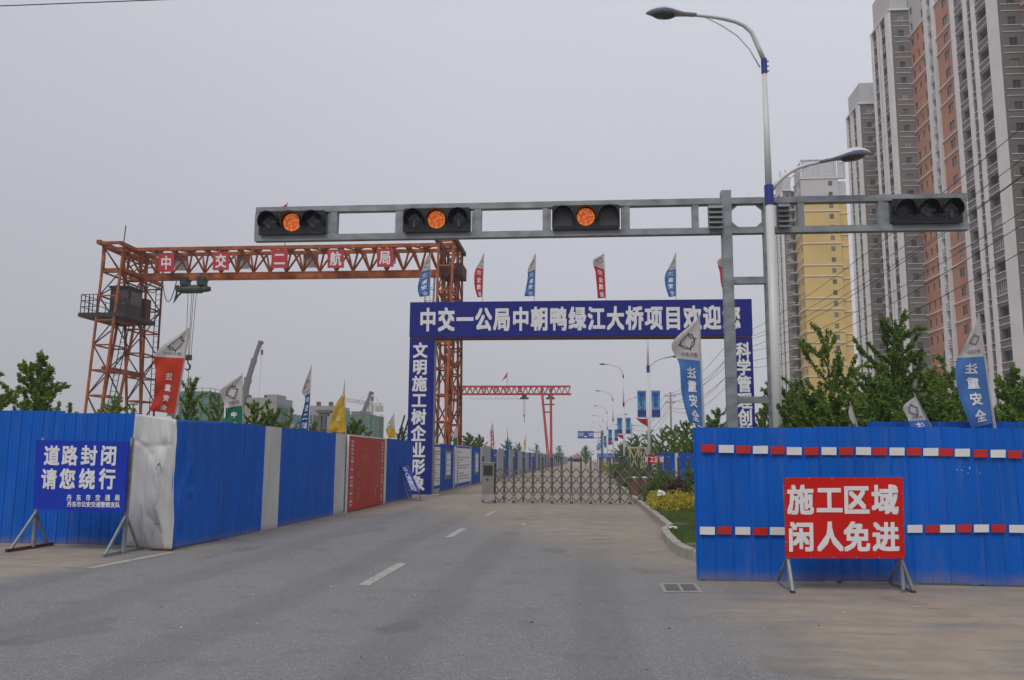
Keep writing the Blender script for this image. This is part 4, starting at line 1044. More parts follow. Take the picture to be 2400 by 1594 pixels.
part('lower_beam', g, M_crane, cr)
g = MB(); n = 20
for k in range(n+1):
    x = XA+.3+(XB-XA-.6)*k/n; g.bar((x,ya,ZT-.05),(x,yb,ZT-.05),.12); 
    if k < n: g.bar((x,ya if k%2 else yb,ZT-.05),(x+(XB-XA-.6)/n,yb if k%2 else ya,ZT-.05),.08)
part('cross_tie', g, M_craned, cr, kind='stuff')
# left end frame
for tp, bt_ in (((-35.9,-34.4,57.9,61.3,ZT-.4),(-35.6,-34.5,56.3,57.8,0.3)), ((-35.7,-34.3,60.2,63.6,ZT-.6),(-35.5,-34.5,62.6,64.1,0.3))):
    g = MB(); lattice_leg(g, tp, bt_, 9, .15, .07); part('lattice_leg', g, [M_crane, M_craned], cr)
g = MB(); g.bar((-35.1,55.4,.25),(-35.1,65,.25),.5); part('ground_beam', g, M_crane, cr); g = MB(); g.bar((-35.1,57.6,7.9),(-35.1,63.2,7.9),.34); part('tie_beam', g, M_crane, cr)
g = MB(); g.bar((-36.0,57.2,ZT-.1),(-36.0,63.8,ZT-.1),.3); g.bar((-34.3,57.2,ZT-.2),(-34.3,63.8,ZT-.2),.25)
for a in (57.4, 63.6): g.bar((-36,a,ZT-.15),(-34.3,a,ZT-.15),.2)
g.bar((-36,58,15.3),(-34.2,58,15.3),.3); g.bar((-34.2,58,15.3),(-34.2,63.4,15.3),.25)
g.bar((-36,58,ZT-.1),(-36,58,15.3),.2)
part('end_frame', g, M_crane, cr)
# right leg
for tp, bt_ in (((-10.6,-9.5,58.2,60.3,ZT-.2),(-10.4,-9.6,56.2,57.8,.3)), ((-10.6,-9.5,60.4,62.4,ZT-.2),(-10.4,-9.6,62.4,64.0,.3))):
    g = MB(); lattice_leg(g, tp, bt_, 9, .17, .08); part('lattice_leg', g, [M_crane, M_craned], cr)
g = MB(); g.bar((-10,57.4,8.6),(-10,63,8.6),.3); part('tie_beam', g, M_crane, cr); g = MB(); g.bar((-10,55.4,.25),(-10,65,.25),.5); part('ground_beam', g, M_craned, cr); g = MB(); g.bar((-9.4,57.9,ZT-.1),(-9.4,62.8,ZT-.1),.3); g.bar((-10.7,57.9,ZT-.1),(-10.7,62.8,ZT-.1),.3)
g.box(-10.7,-9.0,59.2,61.5,14.9,15.8)
part('end_frame', g, M_craned, cr)
# ladders with hoops
def ladder(x, y, z0_, z1_, x1_=None, y1_=None, hoops=False, w_=.42, along='x'):
    g = MB(); x1_ = x if x1_ is None else x1_; y1_ = y if y1_ is None else y1_
    ax = Vector((w_/2,0,0)) if along == 'x' else Vector((0,w_/2,0)); p0, p1 = Vector((x,y,z0_)), Vector((x1_,y1_,z1_))
    g.bar(p0-ax,p1-ax,.05); g.bar(p0+ax,p1+ax,.05); n = int((z1_-z0_)/.42)
    for k in range(n): c = p0.lerp(p1,(k+.5)/n); g.bar(c-ax,c+ax,.035)
    if hoops:
        m = int((z1_-z0_)/.95); hs = []
        for k in range(m+1):
            c = p0.lerp(p1,k/m); pts = [c+Vector((-.05-.62*math.sin(q*math.pi/6),0,0))+Vector((0,-.38*math.cos(q*math.pi/6),0)) for q in range(7)]; g.tube(pts,.02,4)
        for q in (2,3,4):
            o_ = Vector((-.05-.62*math.sin(q*math.pi/6),-.38*math.cos(q*math.pi/6),0)); g.bar(p0+o_,p1+o_,.025)
    return part('ladder', g, M_dark, cr)
ladder(-11.0, 57.2, 1, 14.8, -11.0, 59.0, hoops=True, along='y'); ladder(-34.9, 57.6, 1, 12, -34.9, 60.0, along='x'); ladder(-34.0, 62.9, 1, 15, -34.0, 62.6, along='x')
# platform, cab, railing
pz = atX(215,742,-36.5).z
pz = 12.0
g = MB(); g.box(-37.2,-33.6,57.3,61.7,pz-.3,pz); part('platform', g, M_dark, cr)
g = MB(); g.box(-35.6,-34.1,58.6,60.4,pz+.01,pz+2.1); g.box(-35.7,-34.0,58.5,60.5,pz+2.1,pz+2.25)
cb = part('cab', g, M_dark, cr)
g = MB(); g.box(-34.095,-34.08,58.8,60.2,pz+.9,pz+1.9); g.box(-35.4,-34.2,58.58,58.595,pz+.8,pz+1.9); part('cab_window', g, mat('cab_glass',(.07,.06,.06),.2,var=.5,vscale=2), cb)
g = MB(); g.box(-35.0,-34.0,60.8,61.6,pz+.01,pz+1.7); part('control_cabinet', g, M_craned, cr)
g = MB()
for a, b in (((-37.1,57.4),(-35.8,57.3)),((-37.1,57.4),(-37.1,61.6))):
    for z in (.35,.7,1.05): g.bar((a[0],a[1],pz+z*1.3),(b[0],b[1],pz+z*1.3),.045)
    for k in range(5): x = a[0]+(b[0]-a[0])*k/4; y = a[1]+(b[1]-a[1])*k/4; g.bar((x,y,pz),(x,y,pz+1.37),.045)
part('railing', g, M_dark, cr)
g = MB(); q0 = 10.9
for z in (.45,.9,1.35): g.bar((-9.3,58.5,q0+z),(-7.9,58.5,q0+z),.045); g.bar((-7.9,58.5,q0+z),(-7.9,61,q0+z),.045)
for x in (-9.3,-8.6,-7.9): g.bar((x,58.5,q0),(x,58.5,q0+1.35),.045)
g.box(-9.4,-7.8,58.4,61,q0-.1,q0); g.bar((-9.3,58.5,q0+2.2),(-7.9,58.5,q0+1.0),.05)
part('side_railing', g, M_dark, cr)
g = MB(); mp_ = atY(288,585,60.2); g.tube([(mp_.x,60.2,ZT-.1),(mp_.x+.1,60.2,19.4)],.04,5); part('antenna', g, M_dark, cr)
# boards
for c, u, v, od in (('中',389,616,'leftmost'),('交',517,612,'second from the left'),('二',654.5,607,'middle'),('航',786,606.5,'fourth from the left'),('局',902,604,'rightmost')):
    p = atY(u, v, ya-.25); hw, hh = .62, .70
    sb = thing('letter_board', '%s of the red square boards on the orange crane beam, reading %s' % (od, c), 'letter board', (p.x, ya-.25, p.z-hh), 'red letter boards on the orange crane')
    TL, TR, BL, BR = [Vector((p.x+a*hw+(.06 if b < 0 else 0), ya-.28, p.z+b*hh)) for a, b in ((-1,1),(1,1),(-1,-1),(1,-1))]
    g = MB(); g.slab(BL,BR,TR,TL,.05); part('panel', g, mat('board_crimson',(.44,.015,.035),.5), sb)
    f = quadfn(TL,TR,BL,BR); part('lettering', lettering([(c,.5,.5,.72,.78)], f, .025, step=.003), M_letter, sb)
    g = MB()
    for s in (0,.965): g.quad(*qrect(f,s,s+.035,0,1,.012))
    for s in (0,.97): g.quad(*qrect(f,0,1,s,s+.03,.012))
    part('border', g, mat('board_rose',(.5,.06,.08),.5), sb)
for u, v, wd_ in ((424,618,30),(570,614,34),(728,611,38),(922,602,12)):
    p = atY(u, v, yb+.2); g = MB(); g.box(p.x-wd_/2/F*61, p.x+wd_/2/F*61, yb+.2, yb+.24, p.z-.55, p.z+.6)
    solo('board_back', g, mat('board_back',(.36,.37,.38),.7,var=.2), 'pale back of a board on the far side of the orange crane beam, %s' % {424:'beside 中',570:'right of 交',728:'left of 航',922:'behind 局'}[u], 'letter board', 'backs of the far side boards on the orange crane', base=(p.x,yb+.2,p.z-.55))
# trolley hoist
hx = atY(451,664,60.3).x
ht = thing('hoist', 'dark green electric hoist with hook hanging under the orange crane beam', 'hoist', (hx, ym, 14))
g = MB(); g.tube([(hx-.9,ym,14.3),(hx+.75,ym,14.3)],.33,14); g.tube([(hx+.75,ym,14.3),(hx+1.2,ym,14.3)],.24,12); g.tube([(hx-1.25,ym,14.32),(hx-.9,ym,14.32)],.25,12); part('drum', g, M_dgreen, ht, smooth=False)
g = MB(); g.tube([(hx+1.2,ym,14.3),(hx+1.4,ym,14.3)],.2,12); part('motor_cap', g, M_craned, ht)
for dx in (-.6,.75):
    g = MB(); g.cbox((hx+dx,ym,14.85),(.55,.7,.5)); 
    for sx in (-.2,.2): g.tube([(hx+dx+sx,ym-.4,15.1),(hx+dx+sx,ym+.4,15.1)],.16,10)
    part('trolley', g, M_dgreen, ht)
g = MB(); hb = atY(452,838,60.3).z
for dx in (-.32,-.02,.12,.34): g.tube([(hx+dx,ym,14.1),(hx+dx*.6,ym,hb)],.022,4)
part('hoist_rope', g, M_dark, ht)
g = MB(); g.cbox((hx-.1,ym,hb),(.34,.22,.42)); g.cbox((hx+.16,ym,hb),(.2,.22,.42)); g.tube([(hx,ym,hb-.2),(hx,ym,hb-.45)],.05,6)
g.tube([(hx+.02,ym,hb-.4),(hx+.2,ym,hb-.62),(hx+.16,ym,hb-.88),(hx-.05,ym,hb-.95),(hx-.22,ym,hb-.8)],[.06,.08,.08,.07,.03],6); part('hook', g, M_dark, ht)
g = MB(); g.tube([(hx+.1,ym,hb-.95),(hx+.15,ym,hb-1.9),(hx+.05,ym,hb-2.4)],.025,4); g.tube([(hx+.1,ym,hb-1.5),(hx-.35,ym,hb-4),(hx-.3,ym,hb-5)],.025,4); g.tube([(hx+.1,ym,hb-1.5),(hx+.3,ym,hb-4)],.025,4); part('sling', g, M_dark, ht)
g = MB(); pts = [(-33.9,ym-.2,14.9)]
for a, b, sag in ((-33.9,-32.4,.9),(-32.4,hx-1.2,1.6)):
    for k in range(1,11): t_ = k/10; pts.append((a+(b-a)*t_, ym-.2, 14.9-sag*4*t_*(1-t_)))
g.tube(pts,.035,5)
for k in range(5): g.tube([(hx-1.1-.06*k,ym-.1,14.6),(hx-1.35+.08*k,ym-.15,13.2+.12*k),(hx-.9+.05*k,ym-.1,14.1)],.04,5)
part('cable', g, M_wire, ht)
# red flag on top
p = atY(672,478,60); f = MB(); pw = atY(648,491,60)
f.add([tuple(p),(pw.x,59.9,pw.z-.1),(p.x-.05,60,p.z-.75)],[(0,1,2)]); f.tube([(p.x,60,ZT-.1),(p.x+.03,60,p.z+.1)],.03,5)
solo('crane_flag', f, mat('flag_red',(.40,.03,.02),.8), 'small red flag on top of the orange crane beam', 'flag', base=(p.x,60,ZT))

# far red gantry
Yf = 165
c2r = thing('gantry_crane', 'distant red gantry crane seen through the gateway', 'gantry crane', (-15, Yf, 0))
zt2, zl2 = atY(1200,906,Yf).z, atY(1200,924,Yf).z; xa, xb = -27.6, atY(1337,915,Yf).x
for y in (Yf-.8, Yf+.8):
    g = MB(); g.bar((xa,y,zt2),(xb,y,zt2),.24); part('upper_chord', g, M_crane2, c2r)
    g = MB(); n = 22
    for k in range(n): x = xa+(xb-xa)*k/n; w_ = (xb-xa)/n; g.bar((x,y,zt2),(x+w_/2,Yf,zl2),.11); g.bar((x+w_,y,zt2),(x+w_/2,Yf,zl2),.11)
    part('diagonal_brace', g, M_crane2, c2r, kind='stuff')
g = MB(); g.bar((xa,Yf,zl2),(xb+.15,Yf,zl2),.3,.4); part('lower_beam', g, M_crane2, c2r)
rx = lambda u, v: atY(u, v, Yf).x
for xt, xo in ((rx(1269,911), rx(1287,1060)), (rx(1291,911), rx(1292,1060))):
    for dy in (-2.5,2.5):
        g = MB(); g.bar((xt,Yf+dy*.5,zt2),(xo,Yf+dy,0),.34,up=(0,1,0)); part('leg', g, M_crane2, c2r)
for xt, xo in ((-26.3,-27.8),(-25.0,-25.6)):
    for dy in (-2.5,2.5):
        g = MB(); g.bar((xt,Yf+dy*.5,zt2),(xo,Yf+dy,0),.34,up=(0,1,0)); part('leg', g, M_crane2, c2r)
g = MB()
for v, u0, u1 in ((948,1269,1300),(966,1276,1289)):
    z = atY(1280,v,Yf).z; g.bar((rx(u0,v),Yf,z),(rx(u1,v),Yf,z),.22)
g.bar((-27.6,Yf,5),(-25.2,Yf,5),.3); g.bar((-27,Yf,10),(-25.2,Yf,10),.3)
part('cross_tie', g, M_dark, c2r)
for u in (1229,1290):
    x = rx(u,929); z = zl2-.65; g = MB(); g.box(x-.85,x+.85,Yf-.4,Yf+.4,z-.35,z); g.box(x-.45,x+.45,Yf-.3,Yf+.3,z,z+.5)
    h_ = thing('hoist', 'dark trolley hoist under the distant red crane, %s' % ('near the middle' if u < 1260 else 'behind its right leg'), 'hoist', (x,Yf,z)); part('body', g, M_dark, h_)
    if u < 1260:
        g = MB(); zh = atY(1229,972,Yf).z
        for dx in (-.12,.12): g.tube([(x+dx,Yf,z-.3),(x+dx,Yf,zh)],.03,4)
        g.box(x-.14,x+.14,Yf-.1,Yf+.1,zh-.4,zh); g.tube([(x,Yf,zh-.4),(x,Yf,zh-1.6)],.05,4); part('hook_block', g, M_dark, h_)
for c, u, od in (('安',1135.5,'leftmost'),('全',1164,'second'),('第',1189,'third'),('一',1219.5,'rightmost')):
    x = rx(u,914); z = (zt2+zl2)/2; sb = thing('letter_board', '%s tiny red lettered board on the distant red crane, reading %s' % (od, c), 'letter board', (x,Yf-1,z-.45), 'letter boards on the distant red crane')
    g = MB(); g.box(x-.42,x+.42,Yf-1.05,Yf-1,z-.5,z+.5); part('panel', g, mat('board_crimson',(.44,.015,.035),.5), sb)
    f = quadfn((x-.42,Yf-1.05,z+.5),(x+.42,Yf-1.05,z+.5),(x-.42,Yf-1.05,z-.5),(x+.42,Yf-1.05,z-.5)); part('lettering', lettering([(c,.5,.5,.7,.7)], f, .02, step=.01), M_letter, sb)
g = MB(); pts = []
for k in range(61): x = -23+ (rx(1225,930)+23)*k/60; pts.append((x,Yf-.6,zl2-.7-.35*abs(math.sin(k*.42))))
g.tube(pts,.03,4); solo('festoon_cable', g, M_wire, 'looped power cable hanging under the distant red crane beam', 'cable', base=(-15,Yf-.6,zl2))
p = atY(1189,872,Yf); pw = atY(1176,893,Yf); f = MB(); f.add([tuple(p),tuple(pw),(p.x-.1,Yf,atY(1189,884,Yf).z),],[(0,1,2)]); f.tube([(p.x,Yf,zt2),(p.x,Yf,p.z)],.04,4)
solo('crane_flag', f, mat('flag_red',(.40,.03,.02),.8), 'small red flag above the distant red crane beam', 'flag', base=(p.x,Yf,zt2))

# mobile and tower cranes far behind
def boom(label, Y, pts, rs, hook_v, base_u):
    q = [atY(u, v, Y) for u, v in pts]; foot = q[0] + (q[0]-q[-1])*((q[0].z-2.5)/(q[-1].z-q[0].z))
    t = thing('mobile_crane', label, 'crane', (foot.x, Y, 0)); full = [foot]+q
    for i, (a, b) in enumerate(zip(full, full[1:])):
        g = MB(); g.bar(a, b, rs[i], rs[i]*1.1, up=(0,1,0)); g.cbox(b, (rs[i]*1.15,)*3); part('boom_section', g, M_galvd, t)
    tip = q[-1]; g = MB(); g.cbox(tip+Vector((.3,0,-.1)), (1.2,.6,.7)); part('boom_head', g, M_dark, t)
    hp = atY(pts[-1][0]+4, hook_v, Y); g = MB(); g.tube([tip+Vector((.5,0,0)), hp],.05,4); g.cbox(hp,(.6,.4,1.4)); g.tube([hp,(hp.x-.5,Y,8)],.035,4); part('hook_line', g, M_dark, t)
    g = MB(); g.box(foot.x-6,foot.x+4,Y-1.3,Y+1.3,1.0,2.4); g.box(foot.x+1,foot.x+3.5,Y-1.2,Y+1.2,2.4,3.4)
    for k in range(5): g.tube([(foot.x-5+k*2.2,Y-1.35,.6),(foot.x-5+k*2.2,Y+1.35,.6)],.6,10)
    part('carrier', g, mat('crane_yellow',(.4,.27,.04),.6), t)
boom('tall telescopic mobile crane boom behind the green flag', 230, [(574,922),(581,891),(595,846),(610,803)], [1.5,1.4,1.15,.9,.7], 826, 560)
boom('smaller telescopic crane boom above the green netted block', 255, [(851,968),(860,945),(869,921)], [1.1,1.0,.8,.6], 935, 845)
Yt = 330; t = thing('tower_crane', 'faint pale tower crane far behind the yellow flag', 'crane', (atY(867,1000,Yt).x, Yt, 0))
mx = atY(867,1000,Yt).x; zj = atY(867,950,Yt).z
M_tc = mat('tower_crane_pale', (.34,.33,.28), .7)
g = MB(); lattice_leg(g, (mx-.9,mx+.9,Yt-.9,Yt+.9,zj), (mx-.9,mx+.9,Yt-.9,Yt+.9,0), 14, .25, .15); part('mast', g, [M_tc, M_tc], t)
a, b = atY(811,941,Yt), atY(897,955,Yt)
g = MB(); n = 22
for k in range(n):
    p0, p1 = a.lerp(b,k/n), a.lerp(b,(k+1)/n); up_ = Vector((0,0,1.3)); g.bar(p0,p1,.2); g.bar(p0+up_,p1+up_,.18); g.bar(p0,p1+up_ if k%2 else p0+up_,.12); g.bar(p0 if k%2 else p0+up_, p1+up_ if k%2 else p1,.12)
part('jib', g, M_tc, t)
g = MB(); g.cbox(b+Vector((-1.5,0,-.6)),(3,1.5,2.2)); part('counterweight', g, M_tc, t)
g = MB(); top = Vector((mx,Yt,atY(872,918,Yt).z)); g.bar((mx,Yt,zj),top,.5); g.tube([top,a.lerp(b,.25)],.08,4); g.tube([top,b],.08,4); part('tower_head', g, M_tc, t)

# ================================================================== BUILDINGS
def wall(mb, p0, du, L_, z0, z1, holes, reveal=.18, mi=0, nrm=None):
    """upright wall from p0 along unit vector du, length L_, with rectangular holes (u0,u1,za,zb); nrm: outward"""
    us = sorted(set([0, L_]+[h[0] for h in holes]+[h[1] for h in holes])); p0 = Vector(p0); du = Vector(du)
    colh = {}
    for h in holes: colh.setdefault((h[0], h[1]), []).append(h)
    def pt(u, z, d=0): return p0+du*u+Vector((0,0,z-p0.z))-nrm*d
    for a, b in zip(us, us[1:]):
        hs = sorted([h for k, v in colh.items() if k[0] <= a+1e-6 and k[1] >= b-1e-6 for h in v], key=lambda h: h[2]); z = z0
        for h in hs:
            if h[2] > z+1e-4: mb.quad(pt(a,z),pt(b,z),pt(b,h[2]),pt(a,h[2]),mi)
            z = h[3]
        if z < z1: mb.quad(pt(a,z),pt(b,z),pt(b,z1),pt(a,z1),mi)
    for u0, u1, za, zb in holes:
        c = [(u0,za),(u1,za),(u1,zb),(u0,zb)]
        for (a, b), (c_, d) in zip(c, c[1:]+c[:1]): mb.quad(pt(a,b),pt(c_,d),pt(c_,d,reveal),pt(a,b,reveal),mi)
def win_mesh(w, h, kind=0):
    """window in the local xz plane facing -y, origin at lower left, set back .15"""
    mb = MB(); t = .06
    mb.quad((0,.16,0),(w,.16,0),(w,.16,h),(0,.16,h),1)
    fm = 0
    if kind == 1: t = .09
    for a, b, c, d in ((0,w,0,t),(0,w,h-t,h),(0,t,t,h-t),(w-t,w,t,h-t)): mb.box(a,b,.10,.155,c,d,fm)
    n = 3 if kind == 1 else 1
    for k in range(1, n+1): x = w*k/(n+1); mb.box(x-t/2,x+t/2,.11,.155,t,h-t,fm)
    if kind == 1: mb.box(0,w,.06,.1,h*.42,h*.47,fm)
    return mb
_wm = {}
M_wf = mat('window_frame_dark', (.10,.10,.10), .5, var=0); M_wfw = mat('window_frame_white', (.5,.5,.5), .5, var=0)
M_open = mat('dark_room', (.022,.02,.02), .9, var=.5, vscale=.4)
def wmesh(w, h, kind):
    k = (round(w,2), round(h,2), kind)
    if k not in _wm: _wm[k] = mkmesh('window', win_mesh(w, h, 1 if kind == 1 else 0), [M_wfw if kind == 1 else M_wf, M_open if kind == 2 else M_glass])
    return _wm[k]
FH = 3.09
def face(t, mats_i, p0, rot, L_, z0, z1, cols, wallmat, zmin=9, pick=None, zoff=.95):
    """cols: (u0, u1, hrel0, hrel1, kind). rot 0: faces -Y, +x to the right; rot -90: faces -X, along -Y"""
    if rot == 0: du, nrm = Vector((1,0,0)), Vector((0,-1,0))
    else: du, nrm = Vector((0,-1,0)), Vector((-1,0,0))
    holes = []; wins = []
    nf = int((z1-z0+.01)//FH)
    for f in range(nf):
        zf = z1-FH*(nf-f)
        if zf < zmin: continue
        for (u0, u1, a, b, kind) in cols:
            if zf+b < z1-.05: holes.append((u0,u1,zf+a,zf+b)); wins.append((u0,u1,zf+a,zf+b,kind))
    deep = any(c[4] == 2 for c in cols); g = MB(); wall(g, p0, du, L_, z0, z1, holes, nrm=nrm, reveal=.62 if deep else .18); part('wall', g, wallmat, t)
    for u0, u1, a, b, kind in wins:
        k2 = kind
        if kind == 2: k2 = random.choice((2,2,2,0,0,1)) if random.random() < .5 else 2
        if kind == 0 and random.random() < .04: k2 = 1
        q = Vector(p0)+du*u0-nrm*(.42 if deep and k2 != 1 else 0); inst('window', wmesh(u1-u0, b-a, k2), (q.x, q.y, a), t, rotz=0 if rot == 0 else R(-90))
def ledges(t, name, p0, rot, L_, zs, m, h=.16, d=.14):
    g = MB(); p0 = Vector(p0)
    for z in zs:
        if rot == 0: g.box(p0.x, p0.x+L_, p0.y-d, p0.y-.002, z, z+h)
        else: g.box(p0.x-d, p0.x-.002, p0.y-L_, p0.y, z, z+h)
    part(name, g, m, t, kind='stuff')
def fins(t, x, ys, z1, d=.45, z0=0):
    for a, b in ys:
        g = MB(); g.box(x-d, x+.1, a, b, z0, z1); part('white_fin', g, M_trim, t)
def zz(z0, z1, step, off=0):
    z = z1-off; o = []
    while z > z0: o.append(z); z -= step
    return o
def bay(t, xo, xi, y0, y1, ztop, par, wall_m, endcols, ycols, finsl, zmin=9):
    """bay of the road side: outer plane x=xo, inner x=xi, from y0 (near) to y1 (far)"""
    face(t, 0, (xo, y0, 0), 0, xi-xo, 0, ztop, endcols, wall_m, zmin)
    face(t, 0, (xo, y1, 0), -90, y1-y0, 0, ztop, ycols, wall_m, zmin)
    ledges(t, 'sill_line', (xo+.5, y0, 0), 0, xi-xo-.5, zz(3, ztop, FH)+zz(3, ztop, FH, 2.1), M_trim, .09, .1)
    ledges(t, 'sill_line', (xo, y1, 0), -90, y1-y0, zz(3, ztop, FH)+zz(3, ztop, FH, 2.1), M_trim, .09, .12)
    fins(t, xo, finsl, ztop, .35)
    g = MB(); g.box(xo-.4, xi+.2, y0-.3, y1+.3, ztop, ztop+.35); part('cornice', g, M_trim, t)
    g = MB(); g.box(xo+.25, xi, y0+.2, y1-.2, ztop+.35, ztop+par); part('parapet', g, M_bwhite, t)
    g = MB(); g.box(xo+.65, xi+6, y0+.25, y1-.22, 0, ztop-.01); part('core', g, M_open, t)
# near tower
nt_ = thing('apartment_tower', 'nearest grey and orange high-rise with white vertical fins at the right edge', 'apartment tower', (66, 130, 0))
XO, XI = 57.0, 60.4; ZT1 = 85.0
bay(nt_, XO, XI, 151.2, 160.6, ZT1, 6.5, M_brown, [(1.35,2.35,.95,2.3,0)], [(.9,2.7,.95,2.6,2),(5.0,6.9,.95,2.6,2)], [(160.05,160.7),(157.0,157.5),(155.6,156.1),(151.1,153.0)])
bay(nt_, XO, XI, 113.2, 126.4, ZT1, 6.5, M_brown, [(1.35,2.45,.95,2.3,0)], [(1.7,4.0,.95,2.6,2),(5.35,6.2,.5,2.6,0),(7.8,10.3,.95,2.6,2)], [(125.6,126.5),(121.5,122.3),(119.1,119.9),(113.1,115.4)])
bay(nt_, XO, XI, 88, 101, ZT1, 6.5, M_brown, [(1.35,2.45,.95,2.3,0)], [(2,4.2,.95,2.6,2)], [(88,90),(100,101)], zmin=90)
ZO = 79.5
# main facade split by the stair strip
face(nt_, 0, (XI, 151.19, 0), -90, 151.19-144.3, 0, ZO, [(.55,1.5,.9,2.3,0),(3.1,3.8,.9,2.2,0),(5.3,6.4,.9,2.4,0)], M_orange)
face(nt_, 0, (XI, 140.2, 0), -90, 140.2-126.42, 0, ZO, [(2.6,4.5,.9,2.4,0),(8.9,10.4,.9,2.4,0),(11.8,13.2,.9,2.4,0)], M_orange)
face(nt_, 0, (XI, 113.19, 0), -90, 12.1, 0, ZO, [(1.3,3.2,.9,2.4,0),(6,7.5,.9,2.4,0)], M_orange, zmin=20)
for y1, l in ((151.19,6.89),(140.2,13.78),(113.19,12.1)):
    face(nt_, 0, (XI, y1, ZO), -90, l, ZO, ZO+12.4, [(.55,1.5,.9,2.3,0),(5.3,6.4,.9,2.4,0)] if l < 12.5 else [(2.6,4.5,.9,2.4,0),(11.8,13.2,.9,2.4,0)], M_bwhite)
    zs = [z for i, z in enumerate(zz(3, ZO, FH)) if i % 3 != 1]
    ledges(nt_, 'floor_line', (XI, y1, 0), -90, l, zs, M_trim, .2, .22)
g = MB(); g.box(XI-.5, XI+.2, 140.22, 140.9, 0, 92); g.box(XI-.35, XI+.2, 143.0, 144.28, 0, 92); part('stair_strip', g, M_trim, nt_)
g = MB(); g.box(XI+.25, XI+.5, 140.9, 143.0, 0, 92); part('stair_wall', g, mat('stair_grey',(.34,.35,.35),.8), nt_)
lv = MB()
for k in range(4): lv.box(-.35,.1,0,2.1,.15+k*.42,.33+k*.42)
lvm = mkmesh('louvre', lv, M_trim)
for z in zz(6, 90, FH): inst('louvre', lvm, (XI+.1, 140.9, z-1.9), nt_)
g = MB(); g.box(XI+.3, 76, 88, 160.4, 0, 91.9); part('core', g, M_bwhite, nt_)
# middle tower
mt = thing('apartment_tower', 'grey and white high-rise standing between the nearest tower and the yellow one', 'apartment tower', (66, 175, 0))
bay(mt, XO, XI, 170.2, 178.0, 75.0, 4.8, M_brown, [(1.35,2.35,.95,2.3,0)], [(.9,2.5,.95,2.6,2),(4.2,5.8,.95,2.6,2)], [(177.5,178.1),(175.0,175.4),(173.9,174.3),(170.1,171.6)])
face(mt, 0, (XI, 170.19, 0), -90, 8, 0, 73, [(1.5,2.6,.9,2.3,0),(4.5,5.5,.9,2.3,0)], M_yellow)
ledges(mt, 'floor_line', (XI, 170.19, 0), -90, 8, zz(3,73,FH), M_trim, .2, 1.0)
g = MB(); g.box(XI+.3, 75, 162.3, 186, 0, 74); part('core', g, M_bwhite, mt)
g = MB()
for k in range(9): g.box(XI+.5, 74, 170.4, 170.55, 74.6+k*.5, 74.85+k*.5)
for x in (XI+.6, 65, 70, 74): g.box(x, x+.5, 170.3, 178, 73.8, 79.2)
part('roof_pergola', g, M_bwhite, mt)
# yellow tower
yt = thing('apartment_tower', 'yellow high-rise with white louvred roof frame, farthest of the three', 'apartment tower', (68, 238, 0))
YY = 231.5; xg = 60.45
bay(yt, XO+.1, 59.6, 239.2, 248.8, 79.0, 4.4, M_brown, [(1.0,1.9,.95,2.3,0)], [(1,2.9,.95,2.6,2),(5.2,7.0,.95,2.6,2)], [(248.2,248.9),(245.2,245.7),(243.9,244.4),(239.1,241.0)])
ZY = atY(1886,471,YY).z
xm = atY(1973,600,YY).x; xe = atY(1991,600,YY+.6).x
xw0, xw1 = atY(1949,600,YY).x-xg, atY(1959,600,YY).x-xg
face(yt, 0, (xg, YY, 0), 0, xm-xg, 0, ZY, [(xw0,xw1,.9,2.25,0)], M_yellow)
face(yt, 0, (xm, YY+.7, 0), 0, xe-xm, 0, ZY-.8, [], M_yellow)
face(yt, 0, (xg, 239.19, 0), -90, 239.19-YY, 0, ZY, [(1.2,2.1,.9,2.3,0),(3.4,4.1,.9,2.2,0),(5.6,6.6,.9,2.3,0)], M_yellow)
ZW = atY(1886,419,YY).z
face(yt, 0, (xg, YY, ZY), 0, xm-xg, ZY, ZW, [(xw0,xw1,.9,2.25,0)], M_bwhite)
face(yt, 0, (xm, YY+.7, ZY), 0, xe-xm, ZY-.79, ZW-.8, [], M_bwhite)
face(yt, 0, (xg, 239.19, ZY), -90, 239.19-YY, ZY, ZW, [(1.2,2.1,.9,2.3,0),(5.6,6.6,.9,2.3,0)], M_bwhite)
zs = [z for i, z in enumerate(zz(3, ZY, FH)) if i % 3 != 2]
ledges(yt, 'floor_line', (xg-.2, YY, 0), 0, xm-xg+.5, zs+[ZW-.1], M_trim, .2, .25)
ledges(yt, 'floor_line', (xm+.3, YY+.7, 0), 0, xe-xm+.3, [z-.6 for z in zs], M_trim, .2, .25)
ledges(yt, 'floor_line', (xg, 239.19, 0), -90, 239.19-YY, zs+[ZW-.1], M_trim, .2, .3)
ledges(yt, 'balcony_slab', (58.4, 239.2, 0), 0, 2.0, zz(3,76,FH*1), M_trim, .15, 1.5)
g = MB(); g.box(xg+.3, xe-.05, YY+.75, 262, 0, ZW-.9); part('core', g, M_yellow, yt)
g = MB(); zp0, zp1 = ZW+.1, atY(1886,374,YY).z
for k in range(11): z = zp0+.8+(zp1-zp0-1.4)*k/11; g.box(xg+.9, xm-.2, YY+.3, YY+.45, z, z+.26); g.box(xm+.3, xe-.3, YY+.8, YY+.9, z, z+.26)
for x in (xg+.6, xg+3.6, xg+4.9, xm-1.0, xm+.2, xe-.5): g.box(x, x+.45, YY+.2, YY+.7, zp0, zp1)
g.box(xg+.3, xe-.2, YY+.1, YY+1.0, zp1-.3, zp1); g.box(xg+.3, xe-.2, YY+.1, YY+.9, zp0-.1, zp0+.7)
for k in range(8): g.box(xg+.1, xg+.3, YY+.5, 239, zp0+.8+k*.55, zp0+1.05+k*.55)
part('roof_pergola', g, M_bwhite, yt)
g = MB(); g.box(57.6,57.75,243,243.15,83.4,86.3); g.box(58.6,58.75,241,241.15,83.4,86); part('antenna', g, M_dark, yt)

